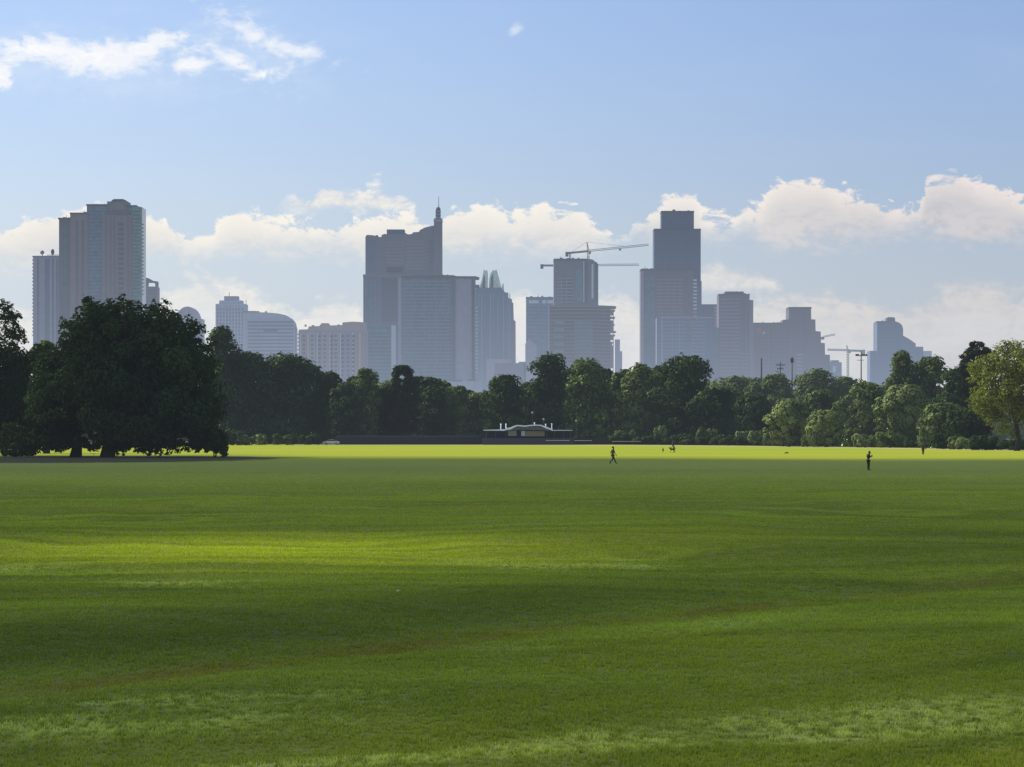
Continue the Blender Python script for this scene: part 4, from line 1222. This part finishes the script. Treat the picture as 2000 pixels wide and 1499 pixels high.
# ------------------------------------------------------------------ pavilion at the lawn's far edge
def pavilion():
    D = 815
    r = empty('pavilion', (X(1030, D), D, 0), 'low white-roofed pavilion with arched middle and long flat wings', 'pavilion')
    x = lambda p: X(p, D)-r.location.x
    z = lambda p: Z(p, D)
    wh = plain_mat('roof_white', (0.80, 0.86, 0.96), 0.5, var=.04); ds = plain_mat('roof_shade', (0.10, 0.10, 0.16), 0.7)
    ye = plain_mat('wall_yellow', (0.40, 0.36, 0.23), 0.8); ol = plain_mat('panel_olive', (0.42, 0.46, 0.33), 0.8); dk = plain_mat('opening_dark', (0.02, 0.02, 0.025), 0.9)
    gw = plain_mat('base_grey', (0.05, 0.05, 0.07), 0.9)
    MB().prism_xz([(x(944), z(840.0)), (x(990), z(838.8)), (x(990), z(841.8)), (x(944), z(841.4))], 0, 9).build('wing_roof', wh, r)
    MB().prism_xz([(x(1078), z(840.2)), (x(1118), z(840.4)), (x(1118), z(841.4)), (x(1078), z(841.8))], 0, 9).build('wing_roof', wh, r)
    up = [(985, 839), (990, 836.5), (997, 835), (1004, 832), (1010, 830.4), (1018, 831), (1026, 831.6), (1034, 830.4), (1046, 829.8), (1056, 830), (1062, 832), (1069, 834.6), (1075, 837), (1080, 840)]
    MB().prism_xz([(x(a), z(c)) for a, c in up]+[(x(a), z(c+k)) for (a, c), k in zip(reversed(up), (2.2, 3.0, 3.6, 3.4, 2.2, 2.0, 2.2, 2.4, 2.2, 2.4, 3.6, 4.2, 3.6, 2.4))], -1.5, 10).build('arched_roof', wh, r)
    MB().prism_xz([(x(a), z(c+1.9)) for a, c in up]+[(x(1079), z(843)), (x(1062), z(841)), (x(1028), z(839.6)), (x(1008), z(840)), (x(990), z(842.5))], -.6, 9.5).build('roof_soffit', ds, r)
    MB().box(x(990), x(1066), 3, 8, -.2, z(841)).build('wall', dk, r)
    MB().box(x(1027), x(1064), 2.4, 2.9, z(852.5), z(842.5)).build('wall_panel', ye, r)
    MB().box(x(992), x(1009), 2.4, 2.9, z(852), z(841.5)).build('wall_panel', ol, r)
    MB().box(x(1009.5), x(1017), 2.3, 2.9, z(853), z(842)).build('doorway', dk, r)
    MB().box(x(1018), x(1026), 2.4, 2.9, z(852), z(842)).build('wall_panel', wh, r)
    MB().box(x(1066), x(1118), 4, 8, -.2, z(843)).build('side_wall', dk, r)
    MB().box(x(946), x(990), 4, 8, -.2, z(843)).build('side_wall', dk, r)
    MB().box(x(942), x(1120), -2.5, 8.6, -.2, z(856.5)).build('plinth', gw, r)
    for a in (950, 968, 988, 1068, 1083, 1101, 1114):
        MB().bar((x(a), .6, z(857)), (x(a), .6, z(841)), .14).build('column', gw, r)
    for a, t, b_ in ((978, 829, 839.6), (988, 829, 837), (1078, 828.5, 839), (1066, 829.5, 833.5), (1044, 826.5, 830)):
        MB().bar((x(a), 3, z(b_)), (x(a), 3, z(t)), .13, .11).ball((x(a), 3, z(t)), .19, 8, 5).build('roof_vent', wh, r)
pavilion()

def lamp(px, top, D, label):
    r = empty('globe_lamp', (X(px, D), D, 0), label, 'lamp post', 'globe lamps by the pavilion')
    h = Z(top, D); m = bpy.data.materials.get('lamp_white') or plain_mat('lamp_white', (0.26, 0.28, 0.30), 0.4)
    MB().tube([(0, 0, -.2), (0, 0, h-.4)], [.12, .08], 8).build('post', POLE, r)
    MB().ball((0, 0, h-.1), .33, 10, 7).build('globe', m, r, True)
lamp(1040, 806, 838, 'tall globe lamp behind the pavilion roof')
lamp(1062, 819, 836, 'shorter globe lamp right of the tall one behind the pavilion')
lamp(1126, 822, 836, 'globe lamp clear of the pavilion on its right')

# low dark fence with pale coping, and things behind it
def long_fence(px0, px1, D, top, label, mat, thick=.18, cap=None):
    r = empty('fence', (X((px0+px1)/2, D), D, 0), label, 'fence')
    x0, x1 = X(px0, D)-r.location.x, X(px1, D)-r.location.x
    h = Z(top, D)
    MB().box(x0, x1, -thick/2, thick/2, -.2, h).build('panel', mat, r)
    n = int((x1-x0)/3.2)
    for k in range(n+1):
        q = x0+(x1-x0)*k/n
        MB().box(q-.07, q+.07, -thick/2-.12, -thick/2, -.2, h+.06).build('post', POLE, r)
    if cap: MB().box(x0, x1, -thick/2-.16, thick/2+.06, h+.002, h+.10).build('coping', cap, r)
FENCE = plain_mat('fence_dark', (0.022, 0.022, 0.034), 0.8); CAP = plain_mat('coping_grey', (0.13, 0.13, 0.17), 0.7)
long_fence(656, 942, 822, 852.6, 'long low dark fence from the silver car to the pavilion', FENCE, cap=CAP)
long_fence(1120, 1330, 826, 856, 'low dark fence from the pavilion to the tuft-topped tree', FENCE)
WR = plain_mat('rail_white', (0.45, 0.46, 0.46), 0.6)
def rail(px0, px1, D, top, label):
    r = empty('barrier_rail', (X((px0+px1)/2, D), D, 0), label, 'rail', 'low pale rails by the pavilion')
    w = X(px1, D)-X(px0, D); h = Z(top, D)
    MB().box(-w/2, w/2, -.07, .07, h-.16, h).build('beam', WR, r)
    n = max(2, int(w/2.5))
    for k in range(n+1): MB().box(-w/2+w*k/n-.05, -w/2+w*k/n+.05, -.05, .05, -.1, h-.16).build('post', POLE, r)
rail(1066, 1112, 808, 860.2, 'low pale rail before the right wing of the pavilion')
rail(1122, 1156, 808, 860.4, 'low pale rail just right of the pavilion')
rail(1196, 1252, 812, 862, 'low pale rail standing apart near the walking person')

# parked cars
TYRE = plain_mat('tyre_rubber', (0.02, 0.02, 0.02), 0.9); RIM = plain_mat('wheel_rim', (0.35, 0.35, 0.37), 0.4, 0.7)
CARGLASS = plain_mat('car_glass', (0.02, 0.025, 0.03), 0.1, 0, 0.6)
def car(px, D, paint, label, flip=1):
    r = empty('parked_car', (X(px, D), D, 0), label, 'car', 'cars parked at the lawn edge')
    body = [(-2.1, .35), (-2.15, .75), (-1.95, .92), (-1.2, 1.0), (1.55, 1.02), (2.05, .9), (2.15, .6), (2.1, .35)]
    roof = [(-1.15, 1.0), (-.45, 1.46), (.75, 1.48), (1.5, 1.02)]
    f = lambda pts: [(a*flip, c) for a, c in pts]
    MB().prism_xz(f(body), -.88, .88).build('body', paint, r)
    MB().prism_xz(f([(-1.05, 1.01), (-.42, 1.40), (.72, 1.42), (1.38, 1.03)]), -.80, .80).build('window', CARGLASS, r)
    MB().prism_xz(f([(-.5, 1.40), (-.4, 1.47), (.7, 1.49), (.8, 1.42)]), -.78, .78).build('roof', paint, r)
    MB().prism_xz(f([(-1.16, 1.0), (-1.06, 1.0), (-.42, 1.41), (-.5, 1.43)]), -.82, .82).build('windscreen_pillar', paint, r)
    for s in (-1.35, 1.35):
        for yy in (-.9, .72):
            w = MB().bar((s, yy, .34), (s, yy+.18, .34), .34, .34, 14).build('wheel', TYRE, r)
            MB().bar((s, yy-.02, .34), (s, yy+.2, .34), .2, .2, 10).build('rim', RIM, w)
    for yy in (-.6, .6): MB().ball((-2.1*flip, yy, .68), .12, 8, 5).build('headlight', WR, r)
SILVER = plain_mat('paint_silver', (0.50, 0.51, 0.54), 0.25, 0.4, 0.5, .03); WHITEP = plain_mat('paint_white', (0.70, 0.70, 0.72), 0.3, 0, 0.5, .03)
car(647, 808, SILVER, 'silver car parked at the left end of the long dark fence')
car(767, 832, WHITEP, 'white car behind the long dark fence, only its roof showing, left of the other', 1)
car(840, 834, SILVER, 'car behind the long dark fence with a dull roof, nearer the pavilion', -1)

# ------------------------------------------------------------------ people and dogs
def skin(name, nodes, edges, mat, parent, root=0, sub=2):
    me = bpy.data.meshes.new(name+'_tmp'); me.from_pydata([n[:3] for n in nodes], edges, [])
    o = bpy.data.objects.new(name+'_tmp', me); C.objects.link(o)
    md = o.modifiers.new('s', 'SKIN'); md.use_smooth_shade = True
    for i, n in enumerate(nodes):
        sv = me.skin_vertices[0].data[i]; rr = n[3]
        sv.radius = rr if isinstance(rr, tuple) else (rr, rr)
        sv.use_root = (i == root)
    sb = o.modifiers.new('b', 'SUBSURF'); sb.levels = sub; sb.render_levels = sub
    bpy.context.view_layer.update()
    dg = bpy.context.evaluated_depsgraph_get()
    nm = bpy.data.meshes.new_from_object(o.evaluated_get(dg)); nm.name = name
    bpy.data.objects.remove(o); bpy.data.meshes.remove(me)
    return link_mesh(name, nm, mat, parent)

SKIN = plain_mat('skin', (0.20, 0.12, 0.085), 0.6)
HAIR = plain_mat('hair_dark', (0.015, 0.012, 0.010), 0.7)
SHOE = plain_mat('shoe_dark', (0.03, 0.03, 0.03), 0.7)
def person(loc, rz, label, shirt, trousers, J, s=1.0):
    """J: joints; +y is the way the person faces"""
    r = empty('person', loc, label, 'person'); r.rotation_euler.z = rz; r.scale = (s, s, s)
    N, Ed, ix = [], [], {}
    def add(k, p, rad, link=None):
        ix[k] = len(N); N.append((*p, rad))
        if link: Ed.append((ix[link], ix[k]))
    add('pelvis', J['pelvis'], (.135, .10)); add('waist', J['waist'], (.125, .09), 'pelvis'); add('chest', J['chest'], (.155, .105), 'waist')
    add('neck', J['neck'], (.058, .055), 'chest'); add('jaw', J['jaw'], (.066, .075), 'neck'); add('skull', J['skull'], (.076, .092), 'jaw')
    add('crown', J['crown'], (.05, .06), 'skull')
    nd = Vector(J['fwd']) if 'fwd' in J else Vector((0, 1, 0))
    hd = (Vector(J['jaw'])+Vector(J['skull']))/2
    add('nose', tuple(hd+nd*.105), (.014, .018), 'jaw')
    for sd in 'lr':
        add('sh'+sd, J['sh'+sd], .062, 'chest'); add('el'+sd, J['el'+sd], .043, 'sh'+sd); add('wr'+sd, J['wr'+sd], .028, 'el'+sd)
        w, e = Vector(J['wr'+sd]), Vector(J['el'+sd]); d = (w-e).normalized()
        sidev = d.cross(Vector((1, 0, 0)) if abs(d.x) < .8 else Vector((0, 1, 0))).normalized(); pal = d.cross(sidev)
        add('palm'+sd, tuple(w+d*.07), (.038, .020), 'wr'+sd)
        for q, (off, ln) in enumerate(((-.030, .060), (-.010, .075), (.010, .072), (.030, .056))):
            a = w+d*.105+sidev*off
            add(f'f{q}a'+sd, tuple(a), .010, 'palm'+sd); add(f'f{q}b'+sd, tuple(a+d*ln*.6+pal*.014), .009, f'f{q}a'+sd); add(f'f{q}c'+sd, tuple(a+d*ln+pal*.034), .007, f'f{q}b'+sd)
        add('th'+sd, tuple(w+d*.065+sidev*-.052+pal*.012), .011, 'palm'+sd); add('tt'+sd, tuple(w+d*.105+sidev*-.066+pal*.02), .008, 'th'+sd)
        add('hip'+sd, J['hip'+sd], .098, 'pelvis'); add('kn'+sd, J['kn'+sd], .062, 'hip'+sd); add('an'+sd, J['an'+sd], .040, 'kn'+sd)
        add('to'+sd, J['to'+sd], .034, 'an'+sd)
    skin('body', N, Ed, SKIN, r)
    def sub(keys, links, grow, name, mat):
        q = {k: i for i, k in enumerate(keys)}
        nn = []
        for k in keys:
            x, y, z, rad = N[ix[k]]
            rad = rad if isinstance(rad, tuple) else (rad, rad)
            nn.append((x, y, z, (rad[0]+grow, rad[1]+grow)))
        skin(name, nn, [(q[a], q[b_]) for a, b_ in links], mat, r)
    sub(['pelvis', 'waist', 'chest', 'shl', 'shr', 'ell', 'elr'], [('pelvis', 'waist'), ('waist', 'chest'), ('chest', 'shl'), ('chest', 'shr'), ('shl', 'ell'), ('shr', 'elr')], .022, 'shirt', shirt)
    sub(['pelvis', 'hipl', 'hipr', 'knl', 'knr', 'anl', 'anr'], [('pelvis', 'hipl'), ('pelvis', 'hipr'), ('hipl', 'knl'), ('hipr', 'knr'), ('knl', 'anl'), ('knr', 'anr')], .020, 'trousers', trousers)
    for sd in 'lr':
        a, t_ = Vector(J['an'+sd]), Vector(J['to'+sd])
        skin('shoe', [(*a, .052), (*(a+Vector((0, 0, -.04))), .05), (*(t_+Vector((0, .03, 0))), .045)], [(0, 1), (1, 2)], SHOE, r)
    c = Vector(J['skull']); back = -nd
    MB().ball(tuple(c+back*.022+Vector((0, 0, .035))), .108, 12, 8, .95).build('hair', HAIR, r, True)
    return r
def pose(**k):
    J = dict(pelvis=(0, 0, .95), waist=(0, 0, 1.12), chest=(0, .01, 1.33), neck=(0, .02, 1.49), jaw=(0, .045, 1.57), skull=(0, .03, 1.65), crown=(0, .02, 1.72),
             shl=(-.19, 0, 1.41), shr=(.19, 0, 1.41), ell=(-.25, -.03, 1.12), elr=(.25, -.03, 1.12), wrl=(-.26, .05, .88), wrr=(.26, .05, .88),
             hipl=(-.10, 0, .88), hipr=(.10, 0, .88), knl=(-.11, .03, .49), knr=(.11, .03, .49), anl=(-.11, 0, .09), anr=(.11, 0, .09), tol=(-.12, .17, .04), tor=(.12, .17, .04))
    J.update(k); return J
def gh(x, y): return ground_h(x, y) if abs(x) < 62 and y < 460 else 0.0
OLIVE = plain_mat('shirt_olive', (0.075, 0.075, 0.012), 0.9); DKB = plain_mat('cloth_black', (0.018, 0.018, 0.020), 0.9); NAVY = plain_mat('cloth_navy', (0.02, 0.024, 0.04), 0.9)
GREYC = plain_mat('cloth_grey', (0.05, 0.06, 0.055), 0.9)
D = 309; x = X(1197, D)
person((x, D, gh(x, D)), math.radians(-75), 'person striding in an olive top and dark trousers, at the shadow edge on the lawn', OLIVE, GREYC,
       pose(knl=(-.10, .17, .53), anl=(-.10, .36, .11), tol=(-.10, .50, .10), knr=(.10, -.05, .50), anr=(.10, -.36, .16), tor=(.10, -.26, .05),
            ell=(-.24, -.14, 1.14), wrl=(-.24, -.10, .90), elr=(.24, .12, 1.14), wrr=(.22, .26, .95), chest=(0, .05, 1.32), neck=(0, .08, 1.48)))
D = 259; x = X(1696, D)
person((x, D, gh(x, D)), math.radians(-70), 'person in black standing with bowed head in the shaded lawn, holding something pale', DKB, DKB,
       pose(neck=(0, .05, 1.48), jaw=(0, .13, 1.53), skull=(0, .13, 1.61), crown=(0, .15, 1.68), fwd=(0, .85, -.5), ell=(-.24, .02, 1.13), wrl=(-.10, .25, 1.26), elr=(.24, .02, 1.13), wrr=(.10, .25, 1.26),
            hipl=(-.085, 0, .88), hipr=(.085, 0, .88), knl=(-.08, .02, .49), knr=(.08, .03, .49), anl=(-.08, 0, .09), anr=(.08, 0, .09), tol=(-.09, .17, .04), tor=(.09, .17, .04)), 0.93)
ca, sa = math.cos(math.radians(-70)), math.sin(math.radians(-70))
MB().box(-.05, .05, -.008, .008, -.09, .09).build('phone', WR, None, False, (x-sa*.36*.93, D+ca*.36*.93, gh(x, D)+1.30*.93))
tag(bpy.data.objects['phone'], 'small pale object held up by the person with bowed head', 'phone')
D = 442; x = X(1803, D)
person((x, D, gh(x, D)), math.radians(175), 'person in dark clothes standing in the sunlit strip under the yellow-lit shrub', NAVY, DKB, pose(anl=(-.07, 0, .09), anr=(.07, 0, .09), tol=(-.08, .17, .04), tor=(.08, .17, .04), knl=(-.08, .03, .49), knr=(.08, .03, .49)))
D = 497; x = X(1316.5, D)
person((x, D, 0), math.radians(100), 'person leaning over a dark dog in the sunlit strip', GREYC, GREYC,
       pose(waist=(0, .04, 1.10), chest=(0, .14, 1.26), neck=(0, .24, 1.36), jaw=(0, .31, 1.40), skull=(0, .31, 1.48), crown=(0, .32, 1.54), shl=(-.19, .16, 1.32), shr=(.19, .16, 1.32),
            ell=(-.22, .30, 1.08), elr=(.22, .30, 1.08), wrl=(-.18, .45, .92), wrr=(.18, .45, .92)), 0.9)
FUR = plain_mat('fur_black', (0.016, 0.014, 0.012), 0.9, 0, .1, .4, 12)
def dog(loc, rz, label, s=1.0):
    r = empty('dog', loc, label, 'dog', 'dogs on the sunlit grass'); r.rotation_euler.z = rz; r.scale = (s, s, s)
    N = [(0, .02, .52, (.13, .15)), (0, .28, .54, (.12, .17)), (0, -.26, .53, (.10, .12)), (0, .42, .64, (.07, .09)), (0, .50, .76, (.07, .08)), (0, .60, .76, (.05, .055)), (0, .70, .73, (.032, .035)),
         (0, -.40, .60, (.03, .03)), (0, -.52, .70, (.024, .024)), (0, -.58, .80, (.014, .014))]
    Ed = [(0, 1), (0, 2), (1, 3), (3, 4), (4, 5), (5, 6), (2, 7), (7, 8), (8, 9)]
    for sd in (-1, 1):
        b0 = len(N)
        N += [(sd*.09, .30, .42, .06), (sd*.09, .29, .24, .034), (sd*.09, .30, .05, .026), (sd*.09, .36, .025, .028)]
        Ed += [(1, b0), (b0, b0+1), (b0+1, b0+2), (b0+2, b0+3)]
        b0 = len(N)
        N += [(sd*.09, -.26, .42, .075), (sd*.09, -.20, .32, .05), (sd*.09, -.36, .20, .03), (sd*.09, -.33, .04, .026), (sd*.09, -.27, .025, .028)]
        Ed += [(2, b0), (b0, b0+1), (b0+1, b0+2), (b0+2, b0+3), (b0+3, b0+4)]
        b0 = len(N); N += [(sd*.06, .48, .83, .026), (sd*.075, .49, .76 if s > .9 else .90, .014)]; Ed += [(4, b0), (b0, b0+1)]
    skin('body', N, Ed, FUR, r)
    MB().bar((0, .40, .60), (0, .45, .70), .098, .09, 10).build('collar', NAVY, r)
    return r
D = 495; dog((X(1314, D), D, 0), math.radians(90), 'black dog standing side-on in front of the leaning person', 1.0)
D = 497; dog((X(1295, D), D, 0), math.radians(178), 'black dog facing the viewer, a little apart from the leaning person', .85)

# small things on the grass
D = 472
bag = empty('bag', (X(1536, D), D, 0), 'small brown bag lying on the sunlit grass between the dogs and the bowed person', 'bag')
BROWN = plain_mat('bag_brown', (0.11, 0.065, 0.012), 0.8)
mb = MB(); mb.prism_xz([(-.32, 0), (-.34, .10), (-.16, .15), (.05, .16), (.24, .24), (.30, .12), (.28, 0)], -.16, .16); mb.build('pouch', BROWN, bag)
MB().tube([(-.12, 0, .14), (-.06, 0, .24), (.04, 0, .25), (.08, 0, .16)], [.018]*4, 6).build('strap', DKB, bag, True)
D = 59; x = X(777, D)
me = MB(); me.poly([(-.022, -.015, 0), (.022, -.018, .010), (.025, .015, .02), (-.018, .018, .014)]); me.poly([(.022, -.018, .010), (.035, 0, .024), (.025, .015, .02)])
tag(me.build('paper_scrap', WHITEP, None, False, (x, D, gh(x, D)+.05)), 'tiny white scrap of paper lying in the middle of the lawn', 'litter')
